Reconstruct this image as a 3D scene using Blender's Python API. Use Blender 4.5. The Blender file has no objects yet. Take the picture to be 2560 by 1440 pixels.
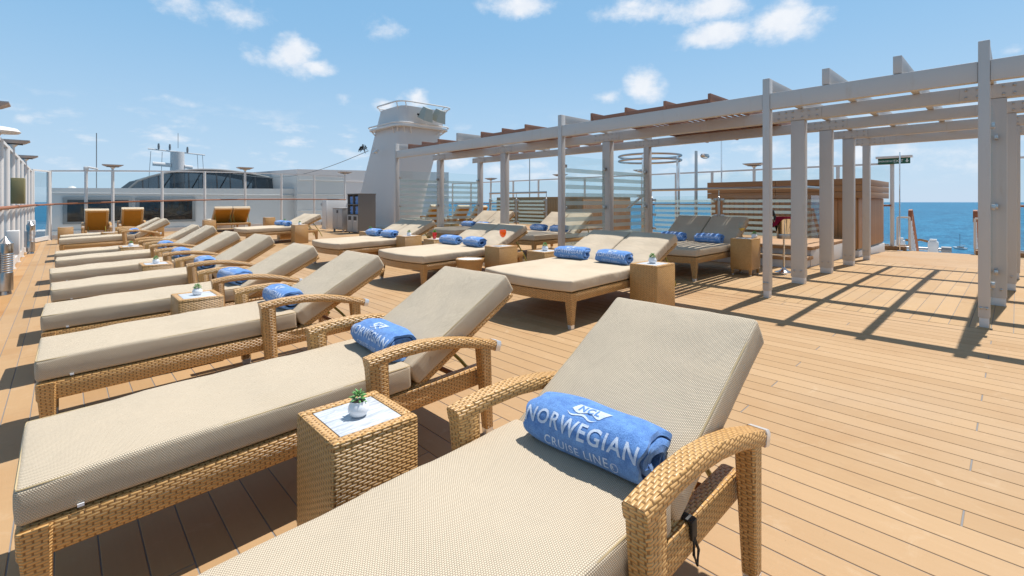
import bpy, bmesh, math, random
from mathutils import Vector, Matrix, Euler, noise as mnoise
random.seed(7)
R = math.radians
sc = bpy.context.scene
COL = sc.collection

# ------------------------------------------------------------------ camera, sky, sun, exposure
TH = math.atan2(1123.0, 1190.0)
cd = bpy.data.cameras.new('camera'); cam = bpy.data.objects.new('camera', cd); COL.objects.link(cam)
cam.location = (0, 0, 1.15); cam.rotation_euler = (R(90), 0, -TH)
cd.sensor_width = 36; cd.lens = 1190 / 2560 * 36; cd.shift_y = -(720 - 505) / 2560
cd.clip_start = 0.05; cd.clip_end = 90000
sc.camera = cam
FW = (math.sin(TH), math.cos(TH)); RT = (math.cos(TH), -math.sin(TH))
SUN = Vector((1.025, -0.075, 2.21)).normalized()
SUN_EL = math.asin(SUN.z); SUN_AZ = math.atan2(SUN.x, SUN.y)
sl = bpy.data.lights.new('sun', 'SUN'); sl.energy = 5.0; sl.angle = R(0.53); sl.color = (1, .975, .935)
so = bpy.data.objects.new('sun', sl); COL.objects.link(so); so.location = (20, 0, 40)
so.rotation_euler = (-SUN).to_track_quat('-Z', 'Y').to_euler()
sc.view_settings.view_transform = 'Standard'; sc.view_settings.look = 'None'
sc.view_settings.gamma = 1; sc.view_settings.exposure = 0.2
sc.view_settings.use_curve_mapping = False
cy = sc.cycles; cy.transparent_max_bounces = 40; cy.max_bounces = 7; cy.diffuse_bounces = 3; cy.glossy_bounces = 3; cy.transmission_bounces = 4; cy.caustics_reflective = False; cy.caustics_refractive = False

def skydir(px, py):
    l = (px - 1280) / 1190.
    v = Vector((FW[0] + l * RT[0], FW[1] + l * RT[1], (505 - py) / 1190.)).normalized()
    return math.atan2(v.x, v.y), math.asin(v.z)

class NT:
    def __init__(s, t): s.t = t; s.n = t.nodes; s.l = t.links; s.n.clear()
    def node(s, ty, **kw):
        n = s.n.new(ty)
        for k, v in kw.items(): setattr(n, k, v)
        return n
    def put(s, sock, v):
        if isinstance(v, bpy.types.NodeSocket): s.l.new(v, sock)
        elif v is not None:
            if sock.type == 'RGBA' and len(v) == 3: v = (*v, 1)
            sock.default_value = v
    def m(s, op, a, b=None, c=None, clamp=False):
        n = s.node('ShaderNodeMath', operation=op, use_clamp=clamp)
        for i, v in enumerate((a, b, c)):
            if v is not None: s.put(n.inputs[i], v)
        return n.outputs[0]
    def vm(s, op, a, b=None, out=0):
        n = s.node('ShaderNodeVectorMath', operation=op); s.put(n.inputs[0], a)
        if b is not None: s.put(n.inputs[1], b)
        return n.outputs[out]
    def noise(s, vec, scale, detail=3, rough=.55, out=0, dist=0):
        n = s.node('ShaderNodeTexNoise'); s.put(n.inputs['Vector'], vec); n.inputs['Scale'].default_value = scale
        n.inputs['Detail'].default_value = detail; n.inputs['Roughness'].default_value = rough; n.inputs['Distortion'].default_value = dist
        return n.outputs[out]
    def mix(s, f, a, b, bt='MIX'):
        n = s.node('ShaderNodeMix', data_type='RGBA', blend_type=bt)
        s.put(n.inputs[0], f); s.put(n.inputs[6], a); s.put(n.inputs[7], b); return n.outputs[2]
    def sstep(s, v, a, b, lo=0., hi=1.):
        n = s.node('ShaderNodeMapRange', interpolation_type='SMOOTHSTEP'); s.put(n.inputs[0], v)
        n.inputs[1].default_value = a; n.inputs[2].default_value = b; n.inputs[3].default_value = lo; n.inputs[4].default_value = hi
        return n.outputs[0]
    def sep(s, v):
        n = s.node('ShaderNodeSeparateXYZ'); s.put(n.inputs[0], v); return n.outputs
    def comb(s, x, y, z=0.):
        n = s.node('ShaderNodeCombineXYZ'); s.put(n.inputs[0], x); s.put(n.inputs[1], y); s.put(n.inputs[2], z); return n.outputs[0]
    def bump(s, h, strength=.5, dist=.01, nrm=None):
        n = s.node('ShaderNodeBump'); s.put(n.inputs['Height'], h); n.inputs['Strength'].default_value = strength
        n.inputs['Distance'].default_value = dist
        if nrm is not None: s.put(n.inputs['Normal'], nrm)
        return n.outputs[0]

w = bpy.data.worlds.new('World'); sc.world = w; w.use_nodes = True
t = NT(w.node_tree)
sky = t.node('ShaderNodeTexSky', sky_type='NISHITA', sun_disc=False)
sky.sun_elevation = SUN_EL; sky.sun_rotation = SUN_AZ; sky.altitude = 30; sky.air_density = 1.0; sky.dust_density = 0.1; sky.ozone_density = 1.0
d = t.node('ShaderNodeTexCoord').outputs['Generated']
x, y, z = t.sep(d)
az = t.m('ARCTAN2', x, y); el = t.m('ARCSINE', z)
ae = t.comb(az, el)
CLOUDS = [(455, 15, 95, 42, .62), (592, 38, 105, 52, .62), (738, 140, 70, 62, .95), (790, 168, 75, 26, .8), (630, 140, 62, 36, .5), (965, 72, 70, 40, .55),
          (1300, 12, 105, 42, .85), (1600, 22, 150, 40, .72), (1770, 25, 130, 45, .95), (1790, 88, 125, 45, .95), (1968, 55, 110, 66, 1.0), (1612, 212, 62, 52, .95),
          (1520, 240, 60, 22, .6), (1040, 246, 42, 34, .9), (965, 268, 40, 24, .7), (70, 300, 42, 26, .6), (2300, 385, 200, 55, .5), (2160, 375, 60, 42, .75),
          (1750, 395, 45, 26, .75), (1680, 408, 50, 20, .6), (1925, 375, 60, 40, .55), (860, 245, 26, 24, .5), (2510, 130, 60, 22, .5),
          (160, 275, 70, 18, .35), (430, 250, 120, 18, .3), (1135, 402, 60, 20, .6), (1250, 425, 60, 22, .55), (2440, 420, 90, 40, .4), (1340, 410, 50, 22, .5), (480, 320, 130, 14, .25)]
msk = None
wob = t.vm('SUBTRACT', t.noise(t.vm('MULTIPLY', ae, (1, 1.5, 1)), 14, 4, .6, out=1), (.5, .5, .5))
aew = t.vm('ADD', ae, t.vm('MULTIPLY', wob, (.05, .035, 0)))
for (px, py, hw, hh, a) in CLOUDS:
    a0, e0 = skydir(px, py)
    wa = abs(skydir(px + hw, py)[0] - skydir(px - hw, py)[0]) / 2; we = abs(skydir(px, py - hh)[1] - skydir(px, py + hh)[1]) / 2
    v = t.vm('MULTIPLY', t.vm('SUBTRACT', aew, (a0, e0, 0)), (1 / wa, 1 / we, 0))
    ln = t.vm('LENGTH', v, out=1)
    k = t.m('MULTIPLY', t.m('SUBTRACT', 1.25, ln, clamp=True), a)
    msk = k if msk is None else t.m('MAXIMUM', msk, k)
nz = t.noise(t.vm('MULTIPLY', ae, (1, 1.35, 1)), 20, 6, .62)
cl = t.m('ADD', msk, t.m('MULTIPLY', t.m('SUBTRACT', nz, .5), 1.25))
cl = t.m('MULTIPLY', t.sstep(cl, .18, .95), t.sstep(msk, .0, .25))
# low fair-weather puffs all round the horizon
n2 = t.noise(t.vm('MULTIPLY', ae, (1, 2.6, 1)), 11, 5, .6)
band = t.m('MULTIPLY', t.sstep(el, .015, .07), t.sstep(el, .2, .1))
low = t.m('MULTIPLY', t.m('MULTIPLY', t.sstep(n2, .5, .72), band), .75)
allc = t.m('MAXIMUM', cl, low)
skyn = t.mix(1.0, sky.outputs[0], (1.7, 1.15, .85), 'MULTIPLY')
skyc = t.mix(t.m('MULTIPLY', t.sstep(el, .0, .42, .9, .75), t.sstep(el, .35, 1.1, 1., .15)), skyn, t.mix(t.sstep(el, .0, .4), (4.7, 6.9, 9.1), (2.4, 5.6, 9.2)))
shade = t.mix(t.noise(ae, 26, 5, .6), (7.6, 8.2, 9.2), (10.2, 10.2, 10.2))
colr = t.mix(t.m('MULTIPLY', allc, .92), skyc, shade)
bg = t.node('ShaderNodeBackground'); t.put(bg.inputs[0], colr); bg.inputs[1].default_value = 0.088
ow = t.node('ShaderNodeOutputWorld'); t.l.new(bg.outputs[0], ow.inputs[0])

# ------------------------------------------------------------------ materials
MATS = {}
def material(name):
    m = bpy.data.materials.new(name); m.use_nodes = True; MATS[name] = m
    t = NT(m.node_tree)
    o = t.node('ShaderNodeOutputMaterial'); b = t.node('ShaderNodeBsdfPrincipled'); t.l.new(b.outputs[0], o.inputs[0])
    return m, t, b, o
def plain(name, col, rough=.5, metal=0., var=.06, vscale=6., bump=0., bscale=60., spec=.5, dirt=0., dirtcol=(.3, .22, .14)):
    m, t, b, o = material(name)
    p = t.node('ShaderNodeTexCoord').outputs['Object']
    f = t.noise(p, vscale, 5, .6)
    c = t.mix(t.m('MULTIPLY', t.m('SUBTRACT', f, .5), 2.), col, tuple(max(0, v * (1 - 2 * var)) for v in col))
    c = t.mix(f, tuple(min(1, v * (1 + var)) for v in col), tuple(v * (1 - var) for v in col))
    if dirt:
        q = t.noise(t.vm('MULTIPLY', p, (3, 3, .6)), 5, 6, .7)
        c = t.mix(t.m('MULTIPLY', t.sstep(q, .56, .78), dirt), c, dirtcol)
    t.put(b.inputs['Base Color'], c); b.inputs['Roughness'].default_value = rough; b.inputs['Metallic'].default_value = metal
    b.inputs['Specular IOR Level'].default_value = spec
    t.put(b.inputs['Roughness'], t.m('ADD', rough - .06, t.m('MULTIPLY', f, .12)))
    if bump: t.put(b.inputs['Normal'], t.bump(t.noise(p, bscale, 3), bump, .004))
    return m
def wicker(name, hi, mid, dark, pu=.040, pv=.0105):
    m, t, b, o = material(name)
    uv = t.node('ShaderNodeUVMap').outputs[0]
    oc0 = t.node('ShaderNodeTexCoord').outputs['Object']
    uv = t.vm('ADD', uv, t.vm('MULTIPLY', t.vm('SUBTRACT', t.noise(oc0, 22, 2, .5, out=1), (.5, .5, .5)), (.010, .0045, 0)))
    u, v, _ = t.sep(uv)
    vv = t.m('DIVIDE', v, pv); row = t.m('FLOOR', vv); fv = t.m('FRACT', vv)
    jit = t.node('ShaderNodeTexWhiteNoise', noise_dimensions='1D'); t.put(jit.inputs['W'], row)
    uu = t.m('ADD', t.m('DIVIDE', u, pu), t.m('ADD', t.m('MULTIPLY', t.m('FLOORED_MODULO', row, 2.), .5), t.m('MULTIPLY', jit.outputs[0], .12)))
    fu = t.m('FRACT', uu)
    hump = t.m('POWER', t.m('MAXIMUM', t.m('SINE', t.m('MULTIPLY', t.m('DIVIDE', fu, .88), math.pi)), 0.), .45)
    hump = t.m('MULTIPLY', hump, t.m('LESS_THAN', fu, .88))
    rp = t.m('POWER', t.m('MAXIMUM', t.m('SINE', t.m('MULTIPLY', fv, math.pi)), 0.), .6)
    over = t.m('MULTIPLY', hump, rp)
    stake = t.m('MULTIPLY', t.m('GREATER_THAN', fu, .88), .25)
    stake = t.m('MULTIPLY', stake, t.m('SINE', t.m('MULTIPLY', t.m('DIVIDE', t.m('SUBTRACT', fu, .88), .12), math.pi)))
    h = t.m('MAXIMUM', over, stake)
    cell = t.node('ShaderNodeTexWhiteNoise', noise_dimensions='2D'); t.put(cell.inputs['Vector'], t.comb(t.m('FLOOR', uu), row))
    oc = t.node('ShaderNodeTexCoord').outputs['Object']
    big = t.noise(oc, 7, 4)
    c = t.mix(t.m('ADD', t.m('MULTIPLY', cell.outputs[0], .6), t.m('MULTIPLY', big, .4)), mid, hi)
    c = t.mix(t.sstep(hump, .0, .5), dark, c)
    c = t.mix(t.m('MULTIPLY', t.sstep(rp, .5, .0), .5), c, dark)
    t.put(b.inputs['Base Color'], c); b.inputs['Roughness'].default_value = .36
    t.put(b.inputs['Normal'], t.bump(h, .9, .0035))
    return m
def weave_fabric(name, hi, lo, p=.0043, rough=.85):
    m, t, b, o = material(name)
    uv = t.node('ShaderNodeUVMap').outputs[0]
    u, v, _ = t.sep(uv)
    a = t.m('DIVIDE', v, p); row = t.m('FLOOR', a); fv = t.m('FRACT', a)
    fu = t.m('FRACT', t.m('ADD', t.m('DIVIDE', u, p * 1.25), t.m('MULTIPLY', t.m('FLOORED_MODULO', row, 2.), .5)))
    h = t.m('POWER', t.m('MULTIPLY', t.m('SINE', t.m('MULTIPLY', fv, math.pi)), t.m('SINE', t.m('MULTIPLY', fu, math.pi))), .7)
    oc = t.node('ShaderNodeTexCoord').outputs['Object']
    big = t.noise(oc, 4, 5, .6)
    c = t.mix(t.sstep(h, .05, .6), lo, hi)
    c = t.mix(t.m('MULTIPLY', t.sstep(big, .35, .75), .16), c, tuple(x * .72 for x in hi))
    st = t.noise(oc, 2.3, 3, .5)
    c = t.mix(t.m('MULTIPLY', t.sstep(st, .62, .72), .12), c, (.45, .34, .2))
    t.put(b.inputs['Base Color'], c); b.inputs['Roughness'].default_value = rough; b.inputs['Specular IOR Level'].default_value = .25
    oi = t.node('ShaderNodeObjectInfo').outputs['Random']
    wr = t.noise(t.vm('ADD', t.vm('MULTIPLY', oc, (1.2, 2.6, 1)), t.comb(t.m('MULTIPLY', oi, 50.), 0.)), 4.5, 4, .5, dist=.6)
    n1 = t.bump(wr, .28, .03)
    t.put(b.inputs['Normal'], t.bump(h, .75, .0022, n1))
    return m
def canvas(name, hi, lo):
    m, t, b, o = material(name)
    oc = t.node('ShaderNodeTexCoord').outputs['Object']
    big = t.noise(oc, 3, 5, .6); fine = t.noise(oc, 260, 2, .5)
    c = t.mix(t.sstep(big, .3, .75), hi, lo)
    c = t.mix(t.m('MULTIPLY', fine, .18), c, tuple(x * .7 for x in lo))
    t.put(b.inputs['Base Color'], c); b.inputs['Roughness'].default_value = .9; b.inputs['Specular IOR Level'].default_value = .2
    oi = t.node('ShaderNodeObjectInfo').outputs['Random']
    wr = t.noise(t.vm('ADD', t.vm('MULTIPLY', oc, (1.6, 1, 1)), t.comb(t.m('MULTIPLY', oi, 50.), 0.)), 6, 4, .5, dist=.7)
    t.put(b.inputs['Normal'], t.bump(fine, .25, .001, t.bump(wr, .32, .03)))
    return m
def plank_mat(name, along, base, alt, weather=0.):
    m, t, b, o = material(name)
    g = t.node('ShaderNodeNewGeometry'); pos = g.outputs['Position']
    oi = t.node('ShaderNodeObjectInfo').outputs['Random']
    rnd = t.m('FRACT', t.m('ADD', t.m('MULTIPLY', oi, 7.3), g.outputs['Random Per Island']))
    st = (14, .8, 1) if along == 'Y' else (.8, 14, 1)
    gr = t.noise(t.vm('ADD', t.vm('MULTIPLY', pos, st), t.comb(t.m('MULTIPLY', rnd, 31.), t.m('MULTIPLY', rnd, 17.))), 5, 6, .65)
    fine = t.noise(t.vm('MULTIPLY', pos, tuple(v * 6 for v in st)), 9, 3, .5)
    blot = t.noise(pos, 1.3, 5, .6)
    c = t.mix(t.m('ADD', t.m('MULTIPLY', rnd, .6), t.m('MULTIPLY', gr, .5)), base, alt)
    c = t.mix(t.m('MULTIPLY', t.sstep(t.noise(pos, .55, 4, .6), .45, .7), .35), c, (.40, .285, .185))
    c = t.mix(t.m('MULTIPLY', t.sstep(blot, .46, .72), .42 + weather), c, tuple(v * k for v, k in zip(alt, (.86, .72, .56))))
    c = t.mix(t.m('MULTIPLY', t.sstep(t.noise(pos, 3.1, 6, .7), .6, .74), .35), c, tuple(v * 1.18 for v in base))
    sc_ = t.noise(t.vm('MULTIPLY', pos, (2.2, 2.2, 1)), 2.4, 7, .72, dist=1.2)
    c = t.mix(t.m('MULTIPLY', t.sstep(sc_, .56, .70), .22), c, (.62, .47, .31))
    c = t.mix(t.m('MULTIPLY', t.sstep(sc_, .42, .30), .22), c, (.30, .185, .095))
    spots = t.m('MULTIPLY', t.sstep(t.noise(pos, 38, 3, .6), .73, .77), .55)
    c = t.mix(spots, c, (.25, .15, .07))
    c = t.mix(t.m('MULTIPLY', fine, .14), c, tuple(v * .55 for v in base))
    t.put(b.inputs['Base Color'], c)
    t.put(b.inputs['Roughness'], t.m('ADD', .5, t.m('MULTIPLY', blot, .25))); b.inputs['Specular IOR Level'].default_value = .3
    t.put(b.inputs['Normal'], t.bump(fine, .15, .002))
    return m
def teak(name, base, alt, axis):
    m, t, b, o = material(name)
    oc = t.node('ShaderNodeTexCoord').outputs['Object']; oi = t.node('ShaderNodeObjectInfo').outputs['Random']
    s = {'X': (.7, 12, 12), 'Y': (12, .7, 12), 'Z': (12, 12, .7)}[axis]
    g = t.noise(t.vm('ADD', t.vm('MULTIPLY', oc, s), t.comb(t.m('MULTIPLY', oi, 40.), 0.)), 4, 6, .65)
    c = t.mix(t.m('ADD', t.m('MULTIPLY', g, .6), t.m('MULTIPLY', oi, .4)), base, alt)
    t.put(b.inputs['Base Color'], c); b.inputs['Roughness'].default_value = .55; t.put(b.inputs['Normal'], t.bump(g, .2, .003))
    return m
def thin_glass(name, tint, gloss=1.0, ior=1.45):
    m, t, b, o = material(name); t.n.remove(b)
    tr = t.node('ShaderNodeBsdfTransparent'); t.put(tr.inputs[0], tint)
    gl = t.node('ShaderNodeBsdfGlossy'); gl.inputs['Roughness'].default_value = .01; t.put(gl.inputs[0], (.95, .97, 1))
    fr = t.node('ShaderNodeFresnel'); fr.inputs[0].default_value = ior
    mx = t.node('ShaderNodeMixShader'); bf = t.node('ShaderNodeNewGeometry').outputs['Backfacing']; t.put(mx.inputs[0], t.m('MULTIPLY', t.m('MULTIPLY', fr.outputs[0], gloss), t.m('SUBTRACT', 1., bf))); t.l.new(tr.outputs[0], mx.inputs[1]); t.l.new(gl.outputs[0], mx.inputs[2])
    t.l.new(mx.outputs[0], o.inputs[0]); return m
def frosted(name, col, opac):
    m, t, b, o = material(name); t.n.remove(b)
    tr = t.node('ShaderNodeBsdfTransparent'); t.put(tr.inputs[0], (.9, .97, .96))
    df = t.node('ShaderNodeBsdfDiffuse'); t.put(df.inputs[0], col); tl = t.node('ShaderNodeBsdfTranslucent'); t.put(tl.inputs[0], col)
    a = t.node('ShaderNodeMixShader'); a.inputs[0].default_value = .5; t.l.new(df.outputs[0], a.inputs[1]); t.l.new(tl.outputs[0], a.inputs[2])
    mx = t.node('ShaderNodeMixShader'); mx.inputs[0].default_value = opac; t.l.new(tr.outputs[0], mx.inputs[1]); t.l.new(a.outputs[0], mx.inputs[2])
    t.l.new(mx.outputs[0], o.inputs[0]); return m
def terry(name, col, lo):
    m, t, b, o = material(name)
    oc = t.node('ShaderNodeTexCoord').outputs['Object']
    f = t.noise(oc, 420, 3, .7); g = t.noise(oc, 45, 4, .6)
    c = t.mix(t.sstep(t.m('ADD', t.m('MULTIPLY', f, .6), t.m('MULTIPLY', g, .4)), .35, .65), lo, col)
    t.put(b.inputs['Base Color'], c); b.inputs['Roughness'].default_value = 1; b.inputs['Specular IOR Level'].default_value = .05
    b.inputs['Sheen Weight'].default_value = .25; b.inputs['Sheen Roughness'].default_value = .5
    t.put(b.inputs['Normal'], t.bump(f, .9, .003, t.bump(g, .6, .006))); return m
def marble(name):
    m, t, b, o = material(name)
    oc = t.node('ShaderNodeTexCoord').outputs['Object']
    f = t.noise(t.vm('MULTIPLY', oc, (5, 30, 5)), 2.4, 8, .78, dist=.9); g = t.noise(t.vm('MULTIPLY', oc, (2, 90, 2)), 2.6, 5, .7)
    c = t.mix(t.sstep(f, .36, .62), (.36, .385, .42), (.68, .70, .72))
    c = t.mix(t.m('MULTIPLY', t.sstep(g, .55, .72), .4), c, (.40, .42, .45))
    t.put(b.inputs['Base Color'], c); b.inputs['Roughness'].default_value = .35; return m
def sea_mat(name):
    m, t, b, o = material(name)
    p = t.node('ShaderNodeNewGeometry').outputs['Position']
    big = t.noise(t.vm('MULTIPLY', p, (.0012, .004, 1)), 1, 5, .6); mid = t.noise(t.vm('MULTIPLY', p, (.02, .05, 1)), 1, 6, .65)
    fine = t.noise(t.vm('MULTIPLY', p, (.12, .3, 1)), 1, 4, .65)
    c = t.mix(t.sstep(big, .3, .7), (.008, .080, .165), (.012, .115, .215))
    c = t.mix(t.m('MULTIPLY', t.sstep(mid, .42, .62), .55), c, (.026, .19, .33))
    c = t.mix(t.m('MULTIPLY', t.sstep(fine, .45, .65), .45), c, (.05, .26, .41))
    t.put(b.inputs['Base Color'], c); b.inputs['Roughness'].default_value = .45; b.inputs['IOR'].default_value = 1.33; b.inputs['Specular IOR Level'].default_value = .18
    t.put(b.inputs['Normal'], t.bump(t.m('ADD', t.m('MULTIPLY', mid, 2.), fine), 1., 1.2)); return m
def leaf_mat(name):
    m, t, b, o = material(name)
    oc = t.node('ShaderNodeTexCoord').outputs['Object']; _, _, zz = t.sep(oc)
    c = t.mix(t.noise(oc, 50, 3), (.10, .27, .07), (.2, .42, .13))
    t.put(b.inputs['Base Color'], c); b.inputs['Roughness'].default_value = .4; b.inputs['Subsurface Weight'].default_value = .1; b.inputs['Subsurface Radius'].default_value = (.01, .02, .005)
    return m
def liquid(name, col):
    m, t, b, o = material(name)
    t.put(b.inputs['Base Color'], col); b.inputs['Roughness'].default_value = .1
    tl = t.node('ShaderNodeBsdfTranslucent'); t.put(tl.inputs[0], col); mx = t.node('ShaderNodeMixShader'); mx.inputs[0].default_value = .6
    t.l.new(b.outputs[0], mx.inputs[1]); t.l.new(tl.outputs[0], mx.inputs[2]); t.l.new(mx.outputs[0], o.inputs[0])
    return m

M = {}
M['wicker'] = wicker('wicker', (.68, .395, .15), (.55, .305, .10), (.27, .13, .04), .030, .0079)
M['wickerfine'] = wicker('wicker_fine', (.64, .365, .135), (.48, .255, .08), (.21, .095, .028), .030, .0088)
M['backsheet'] = weave_fabric('back_sheet', (.46, .21, .025), (.30, .13, .016), .006, .7)
M['weave'] = weave_fabric('weave_fabric', (.675, .57, .43), (.33, .245, .155))
M['canvas'] = canvas('canvas', (.60, .49, .36), (.53, .425, .305))
M['piping'] = plain('piping', (.47, .36, .20), .9, var=.1, vscale=90)
M['towel'] = terry('terry', (.18, .37, .74), (.085, .20, .50))
M['print'] = terry('terry_print', (.74, .81, .92), (.50, .62, .84))
M['plankY'] = plank_mat('plank_y', 'Y', (.505, .322, .165), (.40, .238, .108))
M['plankX'] = plank_mat('plank_x', 'X', (.515, .33, .162), (.415, .25, .11))
M['plankW'] = plank_mat('plank_weathered', 'Y', (.49, .285, .125), (.41, .215, .075), .3)
M['caulk'] = plain('caulk', (.21, .20, .195), .8, var=.15, vscale=12)
M['white'] = plain('white_paint', (.68, .65, .62), .42, var=.03, vscale=2, bump=.1, bscale=25, dirt=.12)
M['shipwhite'] = plain('ship_white', (.60, .555, .525), .5, var=.03, vscale=.8, dirt=.1, dirtcol=(.45, .38, .32), bump=.25, bscale=2.5)
M['pergola'] = plain('pergola_paint', (.535, .505, .475), .42, var=.05, vscale=2.5, bump=.12, bscale=30, dirt=.3, dirtcol=(.42, .30, .18))
M['teakX'] = teak('teak_x', (.42, .23, .10), (.29, .145, .06), 'X')
M['teakY'] = teak('teak_y', (.36, .20, .09), (.25, .13, .055), 'Y')
M['teakT'] = teak('teak_tread', (.47, .265, .12), (.33, .17, .07), 'Y')
M['teakZ'] = teak('teak_z', (.48, .26, .115), (.33, .16, .065), 'Z')
M['louvre'] = teak('louvre_wood', (.36, .175, .105), (.24, .11, .07), 'X')
M['louvreY'] = teak('louvre_wood_y', (.36, .175, .105), (.24, .11, .07), 'Y')
M['rail'] = teak('rail_wood', (.36, .13, .05), (.24, .08, .03), 'Y')
M['glass'] = thin_glass('clear_glass', (.93, .965, .965))
M['smoke'] = thin_glass('roof_glass', (.10, .115, .13), .55, 1.5)
M['frost'] = frosted('frosted_stripe', (.58, .68, .67), .62)
M['chrome'] = plain('chrome', (.75, .76, .78), .12, 1.0, var=.03)
M['steel'] = plain('brushed_steel', (.48, .46, .44), .3, 1.0, var=.06, vscale=20)
M['alu'] = plain('aluminium', (.78, .78, .78), .35, .6, var=.03)
M['taupe'] = plain('taupe_metal', (.40, .34, .31), .45, var=.04)
M['cab'] = plain('cabinet_grey', (.155, .145, .135), .45, var=.04, vscale=3)
M['cablight'] = plain('cabinet_light', (.40, .375, .355), .45, var=.04, vscale=3)
M['dark'] = plain('dark', (.02, .02, .022), .5)
M['window'] = plain('window_glass', (.018, .017, .018), .06, var=.2, vscale=2)
M['greyframe'] = plain('grey_frame', (.19, .19, .19), .5)
M['flood'] = plain('floodlight_grey', (.40, .40, .34), .5, var=.05)
M['olive'] = plain('olive_box', (.23, .20, .09), .6, var=.05)
M['strut'] = plain('olive_strut', (.30, .27, .05), .4, .2)
M['browntube'] = plain('brown_tube', (.27, .13, .04), .45)
M['black'] = plain('black_strap', (.015, .015, .015), .6)
M['marble'] = marble('marble')
M['ceramic'] = plain('ceramic', (.80, .81, .83), .25, var=.02)
M['soil'] = plain('soil', (.05, .035, .02), .95, bump=.6, bscale=300)
M['leaf'] = leaf_mat('succulent_leaf')
M['mint'] = plain('mint_leaf', (.12, .36, .05), .45, var=.2, vscale=80)
M['red'] = liquid('red_drink', (.85, .03, .05)); M['orange'] = liquid('orange_drink', (1.0, .27, .015)); M['wine'] = liquid('white_wine', (.75, .55, .16))
M['bottle'] = plain('bottle_glass', (.012, .014, .01), .1)
M['cloth'] = canvas('burgundy_cloth', (.26, .008, .03), (.2, .006, .022))
M['green'] = plain('sign_green', (.005, .10, .06), .4, var=.02)
M['signwhite'] = plain('sign_white', (.75, .8, .78), .5, var=.01)
M['tub'] = plain('tub_wall', (.27, .17, .06), .35, var=.15, vscale=1.5)
M['sea'] = sea_mat('sea_water')
M['gold'] = plain('gold_foil', (.6, .42, .1), .3, 1.0)

# ------------------------------------------------------------------ geometry helpers
def camber(X):
    q = (X - 6.9) / 7.6
    return .2 * (1 - min(q * q, 1.1))
CACHE = {}
def uvbox(me, scale=1.):
    uv = me.uv_layers.new(name='UVMap').data
    co = [v.co for v in me.vertices]
    for p in me.polygons:
        n = p.normal; a = max(range(3), key=lambda i: abs(n[i]))
        for li in p.loop_indices:
            c = co[me.loops[li].vertex_index]
            uv[li].uv = (c.y, c.z) if a == 0 else ((c.x, c.z) if a == 1 else (c.x, c.y))
def mesh(name, vs, fs, smooth=True, ang=40, uvs=None):
    me = bpy.data.meshes.new(name); me.from_pydata([tuple(v) for v in vs], [], fs); me.validate(); me.update()
    bm = bmesh.new(); bm.from_mesh(me); bmesh.ops.recalc_face_normals(bm, faces=bm.faces); bm.to_mesh(me); bm.free()
    if uvs is None: uvbox(me)
    else:
        l = me.uv_layers.new(name='UVMap').data
        for lp in me.loops: l[lp.index].uv = uvs[lp.vertex_index]
    if smooth:
        me.polygons.foreach_set('use_smooth', [True] * len(me.polygons)); me.set_sharp_from_angle(angle=R(ang))
    return me
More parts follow.
